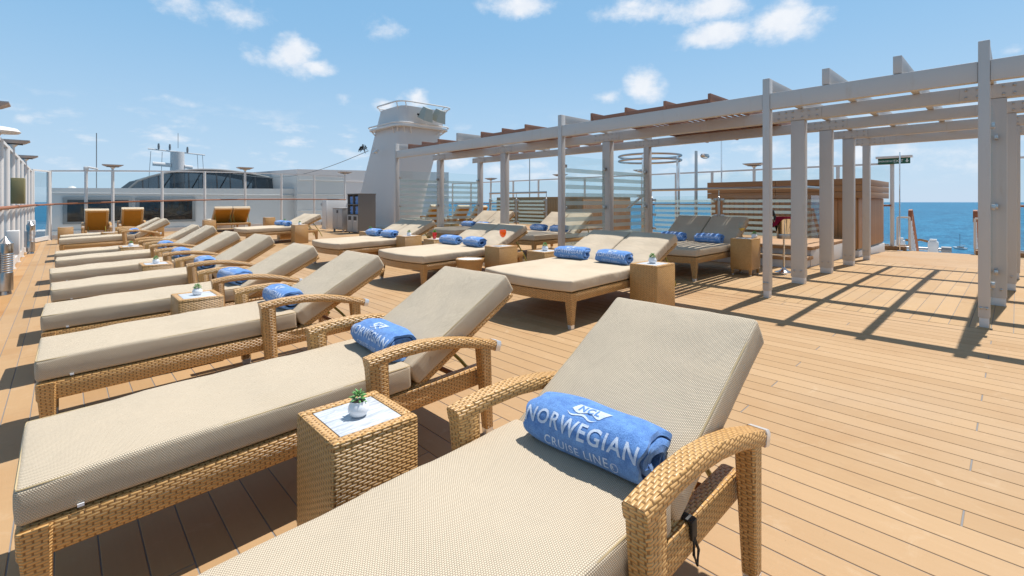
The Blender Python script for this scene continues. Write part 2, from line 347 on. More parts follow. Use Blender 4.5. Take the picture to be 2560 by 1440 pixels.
class G:
    """collects shapes into one mesh"""
    def __init__(s): s.v = []; s.f = []
    def add(s, vs, fs):
        o = len(s.v); s.v += [tuple(v) for v in vs]; s.f += [tuple(i + o for i in f) for f in fs]; return s
    def box(s, x0, x1, y0, y1, z0, z1, b=0.):
        if b <= 0:
            vs = [(x, y, z) for x in (x0, x1) for y in (y0, y1) for z in (z0, z1)]
            return s.add(vs, [(0, 1, 3, 2), (4, 6, 7, 5), (0, 4, 5, 1), (2, 3, 7, 6), (0, 2, 6, 4), (1, 5, 7, 3)])
        bm = bmesh.new(); bmesh.ops.create_cube(bm, size=1)
        for v in bm.verts:
            v.co = ((x0 + x1) / 2 + v.co.x * (x1 - x0), (y0 + y1) / 2 + v.co.y * (y1 - y0), (z0 + z1) / 2 + v.co.z * (z1 - z0))
        bmesh.ops.bevel(bm, geom=bm.edges[:], offset=b, segments=2, affect='EDGES', profile=.5)
        bm.verts.index_update()
        s.add([v.co.copy() for v in bm.verts], [[v.index for v in f.verts] for f in bm.faces]); bm.free(); return s
    def loft(s, rings, cap=True, closed=True):
        n = len(rings[0]); vs = [p for r in rings for p in r]; fs = []
        for i in range(len(rings) - 1):
            for j in range(n if closed else n - 1):
                k = (j + 1) % n; fs.append((i * n + j, i * n + k, (i + 1) * n + k, (i + 1) * n + j))
        if cap: fs += [tuple(range(n))[::-1], tuple((len(rings) - 1) * n + j for j in range(n))]
        return s.add(vs, fs)
    def lathe(s, prof, n=20, c=(0, 0, 0), cap=True):
        return s.loft([[(c[0] + r * math.cos(2 * math.pi * j / n), c[1] + r * math.sin(2 * math.pi * j / n), c[2] + z) for j in range(n)] for r, z in prof], cap)
    def tube(s, pts, r, n=8, closed=False, sec=None):
        pts = [Vector(p) for p in pts]; rings = []; up = Vector((0, 0, 1)); N = len(pts)
        for i, p in enumerate(pts):
            a = pts[(i - 1) % N] if (closed or i > 0) else p; b = pts[(i + 1) % N] if (closed or i < N - 1) else p
            d = (b - a).normalized(); sd = d.cross(up)
            if sd.length < 1e-3: sd = d.cross(Vector((0, 1, 0)))
            sd.normalize(); u2 = sd.cross(d)
            rr = r[i] if isinstance(r, (list, tuple)) else r
            if sec: rings.append([p + sd * a_ * rr + u2 * b_ * rr for a_, b_ in sec])
            else: rings.append([p + sd * math.cos(2 * math.pi * j / n) * rr + u2 * math.sin(2 * math.pi * j / n) * rr for j in range(n)])
        if closed: rings.append(rings[0])
        return s.loft(rings, not closed)
    def taper(s, bot, top, z0, z1):
        """bot/top = (cx,cy,hx,hy)"""
        def rg(q, z):
            cx, cy, hx, hy = q; c = .22
            return [(cx - hx, cy - hy * (1 - c), z), (cx - hx * (1 - c), cy - hy, z), (cx + hx * (1 - c), cy - hy, z), (cx + hx, cy - hy * (1 - c), z),
                    (cx + hx, cy + hy * (1 - c), z), (cx + hx * (1 - c), cy + hy, z), (cx - hx * (1 - c), cy + hy, z), (cx - hx, cy + hy * (1 - c), z)]
        return s.loft([rg(bot, z0), rg(top, z1)])
    def mesh(s, name, smooth=True, ang=40): return mesh(name, s.v, s.f, smooth, ang)
def rbox(hx, hy, hz, r, nx=10, ny=6, nz=2, fn=None, name='cushion'):
    """rounded soft box centred at 0, half sizes; fn(x,y,z,top)-> offset"""
    def axis(h, n):
        rim = [h - r, h - .62 * r, h - .29 * r, h - .08 * r, h]
        inner = [-(h - r) + 2 * (h - r) * i / n for i in range(1, n)]
        return [-v for v in rim[::-1]] + inner + rim
    ax, ay, az_ = axis(hx, nx), axis(hy, ny), axis(hz, nz)
    idx = {}; vs = []; fs = []; uvs = []
    def vid(i, j, k):
        key = (i, j, k)
        if key not in idx:
            p = Vector((ax[i], ay[j], az_[k])); q = Vector((max(-(hx - r), min(hx - r, p.x)), max(-(hy - r), min(hy - r, p.y)), max(-(hz - r), min(hz - r, p.z))))
            dd = p - q
            if dd.length > 1e-6: p = q + dd.normalized() * r
            if fn: p = p + Vector(fn(p.x, p.y, p.z))
            idx[key] = len(vs); vs.append(p)
        return idx[key]
    X, Y, Z = len(ax), len(ay), len(az_)
    for i in range(X - 1):
        for j in range(Y - 1):
            for k in (0, Z - 1): fs.append((vid(i, j, k), vid(i + 1, j, k), vid(i + 1, j + 1, k), vid(i, j + 1, k)))
    for i in range(X - 1):
        for k in range(Z - 1):
            for j in (0, Y - 1): fs.append((vid(i, j, k), vid(i + 1, j, k), vid(i + 1, j, k + 1), vid(i, j, k + 1)))
    for j in range(Y - 1):
        for k in range(Z - 1):
            for i in (0, X - 1): fs.append((vid(i, j, k), vid(i, j + 1, k), vid(i, j + 1, k + 1), vid(i, j, k + 1)))
    return mesh(name, vs, fs, True, 75)
def cached(key, fn):
    if key not in CACHE: CACHE[key] = fn()
    return CACHE[key]
def add(name, me, mt, parent=None, loc=(0, 0, 0), rot=(0, 0, 0), kind=None):
    if isinstance(me, G): me = me.mesh(name)
    if not me.materials: me.materials.append(M[mt])
    o = bpy.data.objects.new(name, me); COL.objects.link(o); o.parent = parent; o.location = loc; o.rotation_euler = rot
    if kind: o['kind'] = kind
    return o
def tag(o, label, cat, group=None):
    o['label'] = label; o['category'] = cat
    if group: o['group'] = group
    return o
def thing(name, label, cat, loc, rot=(0, 0, 0), group=None):
    o = bpy.data.objects.new(name, None); COL.objects.link(o); o.location = loc; o.rotation_euler = rot; o.empty_display_size = .2
    return tag(o, label, cat, group)
def slope(X): return -math.atan(-2 * .2 * (X - 6.9) / 7.6 ** 2)   # pitch about Y that follows the camber
def nz3(x, y, z, s): return mnoise.noise(Vector((x * s, y * s, z * s)))

# ------------------------------------------------------------------ setting: sea, hull, deck
g = G(); g.box(-60000, 60000, -60000, 60000, -26.5, -25)
o = add('sea', g, 'sea', kind='structure')
g = G(); g.box(-.95, 14.75, -14, 34, -25.5, -.25)
add('ship_hull', g, 'shipwhite', kind='structure')
def sheet(x0, x1, y0, y1, dz, th, n):
    """cambered slab"""
    vs = []; fs = []
    for i in range(n + 1):
        X = x0 + (x1 - x0) * i / n; z = camber(X) + dz
        vs += [(X, y0, z), (X, y1, z), (X, y1, z - th), (X, y0, z - th)]
    for i in range(n):
        a = 4 * i
        for j in range(4): fs.append((a + j, a + (j + 1) % 4, a + 4 + (j + 1) % 4, a + 4 + j))
    fs += [(3, 2, 1, 0), (4 * n, 4 * n + 1, 4 * n + 2, 4 * n + 3)]
    return vs, fs
deck = add('deck', G().add(*sheet(-.9, 14.6, -14, 20.2, -.0022, .28, 120)), 'caulk', kind='structure')
floor2 = add('pergola_floor', G().add(*sheet(4.916, 9.849, -3.3, 10.4, -.0012, .0006, 60)), 'caulk', kind='structure')
PITCH = .105; GAP = .0042; PL = 3.2
def visible(X, Y):
    dd = X * FW[0] + Y * FW[1]
    if dd < .35: return -1
    px = 1280 + 1190 * (X * RT[0] + Y * RT[1]) / dd; py = 505 + 1190 * (1.15 - camber(X)) / dd
    return dd if (-250 < px < 2810 and py < 1640) else -1
near = []; far = []
k = 0; Xs = []
X = -.44
while X < 14.5: Xs.append((k, X)); X += PITCH; k += 1
for k, X in Xs:
    inper = 4.87 < X + PITCH / 2 < 9.88
    spans = [(-13.5, -3.3), (10.4, 20.1)] if inper else [(-13.5, 20.1)]
    off = .12 + .8 * ((-k) % 4)
    for (a, b) in spans:
        n0 = math.floor((a - off) / PL)
        y = a
        while y < b - .02:
            n0 += 1; e = min(b, off + n0 * PL)
            if e - y > .05: 
                dd = max(visible(X, y + (e - y) * q) if True else 0 for q in (.1, .5, .9)); mind = [visible(X, y + (e - y) * q) for q in (.05, .3, .5, .7, .95)]
                mind = [v for v in mind if v > 0]
                (near if mind else far).append((min(mind) if mind else 99, X, y, e))
            y = e
near.sort(); far += near[280:]; near = near[:280]
def plank_vs(X0, X1, y0, y1, gap=GAP, jg=.005, th=.012, cx=0., cy=0., flip=False):
    g_ = gap / 2
    x0, x1, ya, yb = X0 + g_, X1 - g_, y0 + jg / 2, y1 - jg / 2
    c = .0012
    zz = lambda X: camber(X)
    top = [(x0 + c, ya + c), (x1 - c, ya + c), (x1 - c, yb - c), (x0 + c, yb - c)]; out = [(x0, ya), (x1, ya), (x1, yb), (x0, yb)]
    vs = [(a - cx, b - cy, zz(a)) for a, b in top] + [(a - cx, b - cy, zz(a) - c) for a, b in out] + [(a - cx, b - cy, zz(a) - th) for a, b in out]
    fs = [(0, 1, 2, 3)] + [(4 + i, 4 + (i + 1) % 4, (i + 1) % 4, i) for i in range(4)] + [(8 + i, 8 + (i + 1) % 4, 4 + (i + 1) % 4, 4 + i) for i in range(4)]
    return vs, fs
def rawmesh(name, vs, fs):
    me = bpy.data.meshes.new(name); me.from_pydata(vs, [], fs); me.update(); return me
for dd, X, y, e in near:
    me = rawmesh('plank', *plank_vs(X, X + PITCH, y, e, cx=X, cy=y))
    add('plank', me, 'plankY', deck, (X, y, 0))
g = G()
for dd, X, y, e in far: g.add(*plank_vs(X, X + PITCH, y, e))
add('far_planking', rawmesh('far_planking', g.v, g.f), 'plankY', deck, kind='stuff')
# weathered margin boards along the port side
for i, (a, b) in enumerate(((-.56, -.44), (-.72, -.56))):
    y = -3.
    while y < 19.9:
        e = min(19.9, y + (2.6 if i else 3.4)); add('margin_board', rawmesh('margin_board', *plank_vs(a, b, y, e, cx=a, cy=y)), 'plankW', deck, (a, y, 0)); y = e
# pergola floor: boards run athwart
B2 = .118
bx = [4.94, 7.35, 9.82]
k = 0; y = -3.29; fl = []
while y < 10.3:
    cut = 6.2 + 1.2 * (k % 3)
    for (a, b) in ((5.06, cut), (cut, 9.7)):
        n = 8; vs = []; fs = []
        for i in range(n + 1):
            XX = a + .003 + (b - a - .006) * i / n; z = camber(XX) + .0015
            vs += [(XX - a, GAP / 2, z), (XX - a, B2 - GAP / 2, z), (XX - a, B2 - GAP / 2, z - .01), (XX - a, GAP / 2, z - .01)]
        for i in range(n):
            q = 4 * i
            for j in (0, 1, 3): fs.append((q + j, q + (j + 1) % 4, q + 4 + (j + 1) % 4, q + 4 + j))
        fs += [(0, 3, 2, 1), (4 * n, 4 * n + 1, 4 * n + 2, 4 * n + 3)]
        add('floor_board', rawmesh('floor_board', vs, fs), 'plankX', floor2, (a, y, 0))
    y += B2; k += 1
for (a, b) in ((4.917, 5.055), (9.705, 9.848)):
    y = -3.28
    while y < 10.3:
        vs, fs = plank_vs(a, b, y, y + 2.4, cx=a, cy=y); vs = [(p[0], p[1], p[2] + .0015) for p in vs]
        add('border_board', rawmesh('border_board', vs, fs), 'plankY', floor2, (a, y, 0)); y += 2.4

# ------------------------------------------------------------------ furniture meshes
AP = [(.955, .486), (1.04, .493), (1.15, .490), (1.26, .475), (1.37, .450), (1.46, .422), (1.532, .398)]
SEC = [(-.9, -1), (.9, -1), (1, -.8), (1, .6), (.8, 1), (-.8, 1), (-1, .6), (-1, -.8)]
def m_seat():
    def fn(x, y, z):
        n = nz3(x, y, z, 4) * .009 + nz3(x + 9, y, z, 13) * .003
        if z > 0: return (0, 0, .008 * (1 - (x / .57) ** 4) * (1 - (y / .265) ** 4) + n)
        return (n * .4, n * .5, 0)
    return rbox(.562, .258, .050, .016, 26, 10, 2, fn, 'seat_cushion')
def m_back():
    def fn(x, y, z):
        n = nz3(x + 3, y, z, 4.5) * .009 + nz3(x, y + 4, z, 14) * .0035
        e = .004 * math.sin(x * 95) * max(0, (abs(y) - .18) / .08)
        if z > 0: return (0, 0, .009 * (1 - (x / .32) ** 4) * (1 - (y / .265) ** 4) + n)
        return (0, n * .5 + (e if z > -.04 else 0), 0)
    return rbox(.315, .256, .048, .015, 18, 10, 2, fn, 'back_cushion')
def m_pipe(hx, hy, z, r=.0024):
    def f():
        c = .018; pts = []
        for (sx, sy) in ((1, 1), (-1, 1), (-1, -1), (1, -1)):
            a = [(sx * (hx - .004), sy * (hy - c)), (sx * (hx - .006), sy * (hy - .006)), (sx * (hx - c), sy * (hy - .004))]
            if sx * sy < 0: a = a[::-1]
            pts += [(p[0], p[1], z) for p in a]
        return G().tube(pts, r, 5, True).mesh('piping')
    return f
def m_leg(h, b, tp, lean=(0, 0)): 
    return lambda: G().taper((lean[0], lean[1], b, b), (0, 0, tp, tp), .03, h).mesh('leg')
def m_cap(b, lean=(0, 0)): return lambda: G().taper((lean[0], lean[1], b * .9, b * .9), (lean[0], lean[1], b * 1.02, b * 1.02), 0, .034).mesh('foot_cap')
def lounger(label, X, Yc, ang=27, yaw=0, towel=None, zoff=None, pitch=None, strap=False, rail_only=False, group='wicker sun loungers'):
    z = camber(X) if zoff is None else zoff
    p = slope(X + .9) if pitch is None else pitch
    t = thing('sun_lounger', label, 'sun lounger', (X, Yc, z), (0, p, yaw), group)
    for s in (-1, 1):
        add('side_rail', cached('siderail', lambda: G().box(0, 1.50, -.026, .026, .218, .306, .012).mesh('side_rail')), 'wicker', t, (0, s * .234, 0))
        l = add('foot_leg', cached('footleg', m_leg(.30, .022, .034)), 'wicker', t, (.036, s * .234, 0))
        add('foot_cap', cached('footcap', m_cap(.022)), 'alu', l)
        # arm: front post, rear leg, rest
        l = add('arm_post', cached('armpost', lambda: G().taper((.012, 0, .026, .024), (0, 0, .039, .028), .03, .481).mesh('arm_post')), 'wicker', t, (.953, s * .292, 0))
        add('foot_cap', cached('apcap', m_cap(.025, (.012, 0))), 'alu', l)
        l = add('rear_leg', cached('rearleg', lambda: G().taper((.012, 0, .020, .020), (0, 0, .029, .028), .03, .420).mesh('rear_leg')), 'wicker', t, (1.472, s * .292, 0))
        add('foot_cap', cached('rlcap', m_cap(.020, (.012, 0))), 'alu', l)
        def arm():
            P = [(x, 0, zz) for x, zz in [(.914, .480)] + AP]
            q = G().tube(P, 1., sec=[(a * .028, b * .020) for a, b in SEC]); return q.mesh('arm_rest', ang=50)
        r_ = add('arm_rest', cached('arm', arm), 'wicker', t, (0, s * .292, 0))
        add('end_cap', cached('endcap', lambda: G().tube([(1.529, 0, .399), (1.554, 0, .391)], 1., sec=[(a * .030, b * .023) for a, b in SEC]).mesh('end_cap')), 'alu', r_)
        add('strut', cached('strut', lambda: G().tube([(1.36, 0, .40), (1.43, 0, .325), (1.49, 0, .25)], .008, 7).mesh('strut')), 'strut', t, (0, s * .18, 0))
    add('foot_rail', cached('footrail', lambda: G().box(.002, .048, -.206, .206, .222, .304, .012).mesh('foot_rail')), 'wicker', t)
    add('cross_tube', cached('xtube', lambda: G().tube([(1.40, -.24, .265), (1.40, .24, .265)], .012, 8).mesh('cross_tube')), 'browntube', t)
    add('seat_deck', cached('seatdeck', lambda: G().box(.05, 1.12, -.207, .207, .284, .302).mesh('seat_deck')), 'wickerfine', t)
    c = add('seat_cushion', cached('seat', m_seat), 'weave', t, (.563, 0, .361))
    add('piping', cached('seatpipe', m_pipe(.561, .257, .044)), 'piping', c)
    add('care_tag', cached('tag', lambda: G().box(-.007, .007, -.003, .001, -.005, .003).mesh('care_tag')), 'ceramic', c, (-.44, -.259, -.041))
    a = R(ang)
    bf = add('back_frame', cached('backframe', lambda: G().box(-.02, .635, -.24, -.192, -.034, 0, .012).box(-.02, .635, .192, .24, -.034, 0, .012).box(.582, .642, -.192, .192, -.032, .001, .012).mesh('back_frame')), 'wicker', t, (1.15, 0, .312), (0, -a, 0))
    add('back_sheet', cached('backsheet', lambda: G().box(0, .583, -.194, .194, -.028, -.015).mesh('back_sheet')), 'backsheet', bf)
    bc = add('back_cushion', cached('back', m_back), 'weave', t, (1.15 + .322 * math.cos(a) - .048 * math.sin(a), 0, .312 + .322 * math.sin(a) + .048 * math.cos(a)), (0, -a, 0))
    add('piping', cached('backpipe', m_pipe(.314, .255, .042)), 'piping', bc)
    if strap:
        add('strap', G().box(1.19, 1.215, -.266, -.202, .307, .313, .002).box(1.19, 1.215, -.270, -.262, .265, .312, .002).tube([(1.202, -.268, .27), (1.19, -.272, .235), (1.202, -.274, .205), (1.215, -.272, .235), (1.202, -.268, .27)], .0035, 6).mesh('strap'), 'black', t)
    return t

# ---- rolled towel with woven lettering
TWN = 96
def towel_profile(turn, off=0.):
    th = turn * 2 * math.pi
    return th
TR = (.080, .060)    # half depth, half height of roll
def roll_pt(turn, rad):
    """turn 0 = under the front edge, going front -> top -> back; rad scales the section"""
    a = -math.pi / 2 - turn * 2 * math.pi
    cy, cz = math.cos(a), math.sin(a)
    y_ = abs(cy) ** .8 * (1 if cy > 0 else -1) * TR[0] * rad; z_ = abs(cz) ** .85 * (1 if cz > 0 else -1) * TR[1] * rad
    return y_, z_
TL = .36
def soft(u, y_, z_, v):
    e = 1 - .07 * abs(2 * u / TL) ** 6 + .05 * nz3(u, 3.3 + v, 0, 6)
    yy = y_ * e + .0065 * nz3(u + v * 3, y_ * 2.2, z_ * 2.2, 8) + .006 * math.sin(u * 9 + v * 2)
    zz = z_ * e + .006 * nz3(u + 5 + v * 3, y_ * 2, z_ * 2, 9) * (1 if z_ > -.03 else .2) - .016 * max(0, abs(2 * u / TL) - .6) * (1 if z_ > 0 else 0)
    return yy, zz + TR[1]
def m_towel(v):
    N = 130; turns = (2.6, 2.35, 2.8)[v]; L = 22; th = .011
    vs = []; fs = []
    def prof(i, inner):
        tn = turns * i / N
        rad = 1.0 if tn < .72 else (1 - .24 * min(1, (tn - .72) / .3) - .20 * max(0, tn - 1.02))
        rad = max(.16, rad) - (th / TR[1] if inner else 0)
        return roll_pt(.73 - tn, rad)
    ring = [prof(i, False) for i in range(N + 1)] + [prof(i, True) for i in range(N, -1, -1)]
    K = len(ring)
    for j in range(L + 1):
        u = -TL / 2 + TL * j / L
        for n_, (y_, z_) in enumerate(ring):
            du = .016 * nz3(1.3 + v, y_ * 14, z_ * 14, 1.7) * (2 * j / L - 1)
            yy, zz = soft(u, y_, z_, v); vs.append((u + du, yy, zz))
    for j in range(L):
        for n_ in range(K): fs.append((j * K + n_, j * K + (n_ + 1) % K, (j + 1) * K + (n_ + 1) % K, (j + 1) * K + n_))
    for j in (0, L):
        for i in range(N): 
            a, b, c, e = i, i + 1, K - 2 - i, K - 1 - i
            fs.append(tuple(j * K + q for q in ((a, e, c, b) if j == 0 else (a, b, c, e))))
    return mesh('towel', vs, fs, True, 60)
# outer skin lookup: arc length from under the front edge upward
SK = [roll_pt(.0 + .75 * i / 200, 1.0) for i in range(201)]
SA = [0.]
for i in range(200): SA.append(SA[-1] + math.hypot(SK[i + 1][0] - SK[i][0], SK[i + 1][1] - SK[i][1]))
def skin(s, lift):
    s = max(0, min(SA[-1] - 1e-6, s)); i = max(j for j in range(200) if SA[j] <= s)
    f = (s - SA[i]) / (SA[i + 1] - SA[i]); y_ = SK[i][0] * (1 - f) + SK[i + 1][0] * f; z_ = SK[i][1] * (1 - f) + SK[i + 1][1] * f
    n = Vector((y_ / TR[0] ** 2, z_ / TR[1] ** 2)).normalized()
    return y_ + n.x * lift, z_ + n.y * lift
def wrap(vs, fs, lift=.0016, step=.006, v=0):
    V = v
    me = bpy.data.meshes.new('tmp'); me.from_pydata(vs, [], fs); bm = bmesh.new(); bm.from_mesh(me); bpy.data.meshes.remove(me)
    ys = [v.co.y for v in bm.verts]; y = min(ys) + step
    while y < max(ys):
        bmesh.ops.bisect_plane(bm, geom=bm.verts[:] + bm.edges[:] + bm.faces[:], plane_co=(0, y, 0), plane_no=(0, 1, 0)); y += step
    xs = [v.co.x for v in bm.verts]; x = min(xs) + .025
    while x < max(xs):
        bmesh.ops.bisect_plane(bm, geom=bm.verts[:] + bm.edges[:] + bm.faces[:], plane_co=(x, 0, 0), plane_no=(1, 0, 0)); x += .025
    bm.verts.index_update()
    out = []
    for v in bm.verts:
        a, b = skin(v.co.y, lift); u = v.co.x
        out.append((u, *soft(u, a, b, V)))
    fs = [[v.index for v in f.verts] for f in bm.faces]; bm.free()
    return out, fs
def text_geo(body, size, cx, s0, bold=.0, space=1.0, align='CENTER'):
    cu = bpy.data.curves.new('txt', 'FONT'); cu.body = body; cu.size = size; cu.offset = bold; cu.align_x = align; cu.resolution_u = 3; cu.space_character = space; cu.fill_mode = 'FRONT' if hasattr(cu, 'fill_mode') else cu.fill_mode
    ob = bpy.data.objects.new('txt', cu); COL.objects.link(ob)
    dg = bpy.context.evaluated_depsgraph_get(); me = bpy.data.meshes.new_from_object(ob.evaluated_get(dg))
    vs = [(v.co.x + cx, v.co.y + s0, 0) for v in me.vertices]; fs = [list(p.vertices) for p in me.polygons]
    bpy.data.objects.remove(ob); bpy.data.curves.remove(cu); bpy.data.meshes.remove(me)
    return vs, fs
def m_letter(v):
    g = G(); S = SA[-1]
    def fit(body, width, s0, bold, space):
        vs, fs = text_geo(body, .06, 0, 0, bold, space); w_ = max(v[0] for v in vs) - min(v[0] for v in vs); k = width / w_
        c = (max(v[0] for v in vs) + min(v[0] for v in vs)) / 2
        return [((v[0] - c) * k, v[1] * k * 1.12 + s0, 0) for v in vs], fs
    g.add(*wrap(*fit('NORWEGIAN', .345, S * .385, .0010, 1.12), v=v))
    g.add(*wrap(*fit('CRUISE LINE', .195, S * .255, .0003, 1.18), v=v))
    vs, fs = text_geo('R', .014, .1095, S * .262, .0002); g.add(*wrap(vs, fs, v=v))
    n = 20; vs = []; fs = []
    for i in range(n):
        a = 2 * math.pi * i / n
        vs += [(.1140 + .0108 * math.cos(a), S * .2765 + .0108 * math.sin(a), 0), (.1140 + .009 * math.cos(a), S * .2765 + .009 * math.sin(a), 0)]
    for i in range(n): j = (i + 1) % n; fs.append((2 * i, 2 * j, 2 * j + 1, 2 * i + 1))
    g.add(*wrap(vs, fs, v=v))
    return mesh('lettering', g.v, g.f, True, 80)
def m_emblem(v):
    """white flag-shaped mark over two waves"""
    g = G(); S = SA[-1]; s0 = S * .575; W = .050; n = 20
    wv = lambda x: .006 * math.sin(x / W * 2.6 * math.pi * .55 + .6)
    vs = []; fs = []
    for i in range(n + 1):
        x = -W + 2 * W * i / n; vs += [(x * .92, s0 + wv(x) + .006, 0), (x + .012, s0 + .036, 0)]
    for i in range(n): fs.append((2 * i, 2 * i + 2, 2 * i + 3, 2 * i + 1))
    g.add(*wrap(vs, fs, .0016, v=v))
    vs = []; fs = []
    for i in range(n + 1):
        x = -W + 2 * W * i / n; th_ = .006 * math.sin(math.pi * i / n)
        vs += [(x * .9 - .004, s0 + wv(x + .01) - .004, 0), (x * .9 - .004, s0 + wv(x + .01) - .004 - th_ - .001, 0)]
    for i in range(n): fs.append((2 * i, 2 * i + 2, 2 * i + 3, 2 * i + 1))
    g.add(*wrap(vs, fs, .0016, v=v))
    return mesh('emblem', g.v, g.f, True, 80)
def m_embtext(v):
    vs, fs = text_geo('NCL', .030, .004, SA[-1] * .575 + .0105, .001, 1.2); return mesh('emblem_letters', *wrap(vs, fs, .0026, v=v), True, 80)
def towel(label, X, Y, z, yaw=0., pitch=0., roll=0.):
    t = thing('rolled_towel', label, 'towel', (X, Y, z), (0, 0, -math.pi / 2 + yaw), 'blue rolled towels on the seats')
    v = towel.n % 3; towel.n += 1
    r = add('roll', cached(('towel', v), lambda: m_towel(v)), 'towel', t, (0, 0, 0), (roll, 0, 0))
    add('lettering', cached(('letter', v), lambda: m_letter(v)), 'print', r)
    add('emblem', cached(('emblem', v), lambda: m_emblem(v)), 'print', r)
    add('emblem_letters', cached(('embtext', v), lambda: m_embtext(v)), 'towel', r)
    return t
towel.n = 0

# ---- double day bed
BW, BLn, BHT = 1.06, 1.30, .215
def m_bedseat():
    def fn(x, y, z):
        n = nz3(x, y, z, 4) * .006
        bow = -.085 * (1 - (y / (BW / 2)) ** 2) * max(0, -x / .555) ** 2
        if z > 0: return (bow, 0, .014 * (1 - (x / .56) ** 4) * (1 - (y / .54) ** 4) + n)
        return (bow + n * .3, n * .6, 0)
    return rbox(.555, BW / 2, .045, .018, 16, 16, 2, fn, 'seat_cushion')
def m_bedback():
    def fn(x, y, z):
        n = nz3(x + 7, y, z, 5) * .006
        e = .0055 * math.sin(x * 110 + 2 * math.sin(x * 20)) * max(0, (abs(y) - .20) / .055)
        if z > 0: return (0, 0, .012 * (1 - (x / .34) ** 4) * (1 - (y / .265) ** 4) + n)
        return (0, n * .5 + e, 0)
    return rbox(.335, BW / 4 - .006, .045, .017, 36, 10, 2, fn, 'back_cushion')
def daybed(label, X, Y, ang=30, yaw=0., ang2=None, legs_b=True, zz=None):
    """X,Y = near foot corner of the frame, foot toward -x"""
    z = camber(X) if zz is None else zz
    t = thing('day_bed', label, 'day bed', (X, Y, z), (0, slope(X + .9), yaw), 'double day beds with wicker frames')
    yc = BW / 2
    def apron():
        gg = G(); 
        pts = [(.0 - .085 * (1 - (2 * j / 12 - 1) ** 2) * .9, .02 + (BW - .04) * j / 12, .252) for j in range(13)]
        gg.tube(pts, 1., sec=[(a * .022, b * .037) for a, b in SEC]); return gg.mesh('foot_apron')
    add('foot_apron', cached('apron', apron), 'wickerfine', t, (.035, 0, 0))
    for yy in (.024, BW - .024): add('side_apron', cached('sapron', lambda: G().box(.05, 1.62, -.022, .022, .215, .289, .01).mesh('side_apron')), 'wickerfine', t, (0, yy, 0))
    add('head_apron', cached('hapron', lambda: G().box(1.576, 1.618, .048, BW - .048, .217, .287, .01).mesh('head_apron')), 'wickerfine', t)
    add('slat_base', cached('slatbase', lambda: G().box(.06, 1.57, .05, BW - .05, .268, .284).mesh('slat_base')), 'wickerfine', t)
    for (lx, ly, dx, dy) in ((.045, .045, -.015, -.012), (.045, BW - .045, -.015, .012), (1.575, .045, .015, -.012), (1.575, BW - .045, .015, .012)):
        l = add('leg', cached(('bleg', dx, dy), m_leg(.285, .021, .042, (dx, dy))), 'wickerfine', t, (lx, ly, 0))
        add('foot_cap', cached(('bcap', dx, dy), m_cap(.021, (dx, dy))), 'alu', l)
    s = add('seat_cushion', cached('bedseat', m_bedseat), 'canvas', t, (.56, yc, .342))
    for i in (0, 1):
        a = R(ang if i == 0 else (ang2 or ang)); yy = BW / 4 + i * BW / 2
        f = add('back_frame', cached('bedbf', lambda: G().box(-.02, .68, -.25, -.205, -.036, 0, .01).box(-.02, .68, .205, .25, -.036, 0, .01).box(.63, .685, -.206, .206, -.034, .001, .01).mesh('back_frame')), 'wickerfine', t, (1.095, yy, .292), (0, -a, 0))
        add('back_sheet', cached('bedbs', lambda: G().box(0, .63, -.206, .206, -.03, -.016).mesh('back_sheet')), 'backsheet', f)
        add('back_cushion', cached('bedback', m_bedback), 'canvas', t, (1.095 + .35 * math.cos(a) - .05 * math.sin(a), yy, .292 + .35 * math.sin(a) + .05 * math.cos(a)), (0, -a, 0))
        for s2 in (-.22, .22):
            add('strut', cached(('bstrut', round(ang)), lambda: G().tube([(1.095 + .46 * math.cos(a), 0, .285 + .46 * math.sin(a) - .02), (1.095 + .55 * math.cos(a) + .08, 0, .22), (1.095 + .55 * math.cos(a) + .14, 0, .10)], .009, 6).mesh('strut')), 'strut', t, (0, yy + s2, 0))
    return t

# ---- wicker side tables, pots, drinks
def side_table(label, X, Y, h=.35, sx=.30, sy=.34, yaw=0., legs=False, zz=None):
    z = camber(X + sx / 2) if zz is None else zz
    t = thing('side_table', label, 'side table', (X + sx / 2, Y + sy / 2, z), (0, 0, yaw), 'wicker side tables')
    z0 = .075 if legs else .004
    def body():
        a, b = sx / 2, sy / 2; i = .036
        gg = G().box(-a, a, -b, b, z0, h - .012, .011)
        gg2 = G()
        gg2.add(gg.v, gg.f)
        gg2.box(-a + .001, a - .001, -b + .001, -b + i, h - .03, h, .008).box(-a + .001, a - .001, b - i, b - .001, h - .03, h, .008).box(-a + .001, -a + i, -b + i, b - i, h - .03, h - .0006, .008).box(a - i, a - .001, -b + i, b - i, h - .03, h - .0006, .008)
        return gg2.mesh('body')
    add('body', cached(('tbody', h, sx, sy, legs), body), 'wicker', t)
    add('marble_top', cached(('ttop', h, sx, sy), lambda: G().box(-sx / 2 + .037, sx / 2 - .037, -sy / 2 + .037, sy / 2 - .037, h - .013, h - .003, .002).mesh('marble_top')), 'marble', t)
    if legs:
        for a in (-1, 1):
            for b in (-1, 1):
                l = add('leg', cached('tleg', lambda: G().taper((0, 0, .013, .013), (0, 0, .017, .017), .014, .09).mesh('leg')), 'wickerfine', t, (a * (sx / 2 - .025), b * (sy / 2 - .025), 0))
                add('foot_cap', cached('tcap', lambda: G().lathe([(.012, 0), (.014, .016)], 10).mesh('foot_cap')), 'alu', l)
    return t, z + h
def m_leaf():
    rings = []
    for zz, rr, bend in ((0, .003, 0), (.006, .0062, .001), (.014, .0076, .003), (.022, .006, .006), (.028, .003, .009), (.031, .0006, .0105)):
        rings.append([(rr * math.cos(2 * math.pi * j / 7), bend + rr * .62 * math.sin(2 * math.pi * j / 7), zz) for j in range(7)])
    return G().loft(rings).mesh('leaf', ang=80)
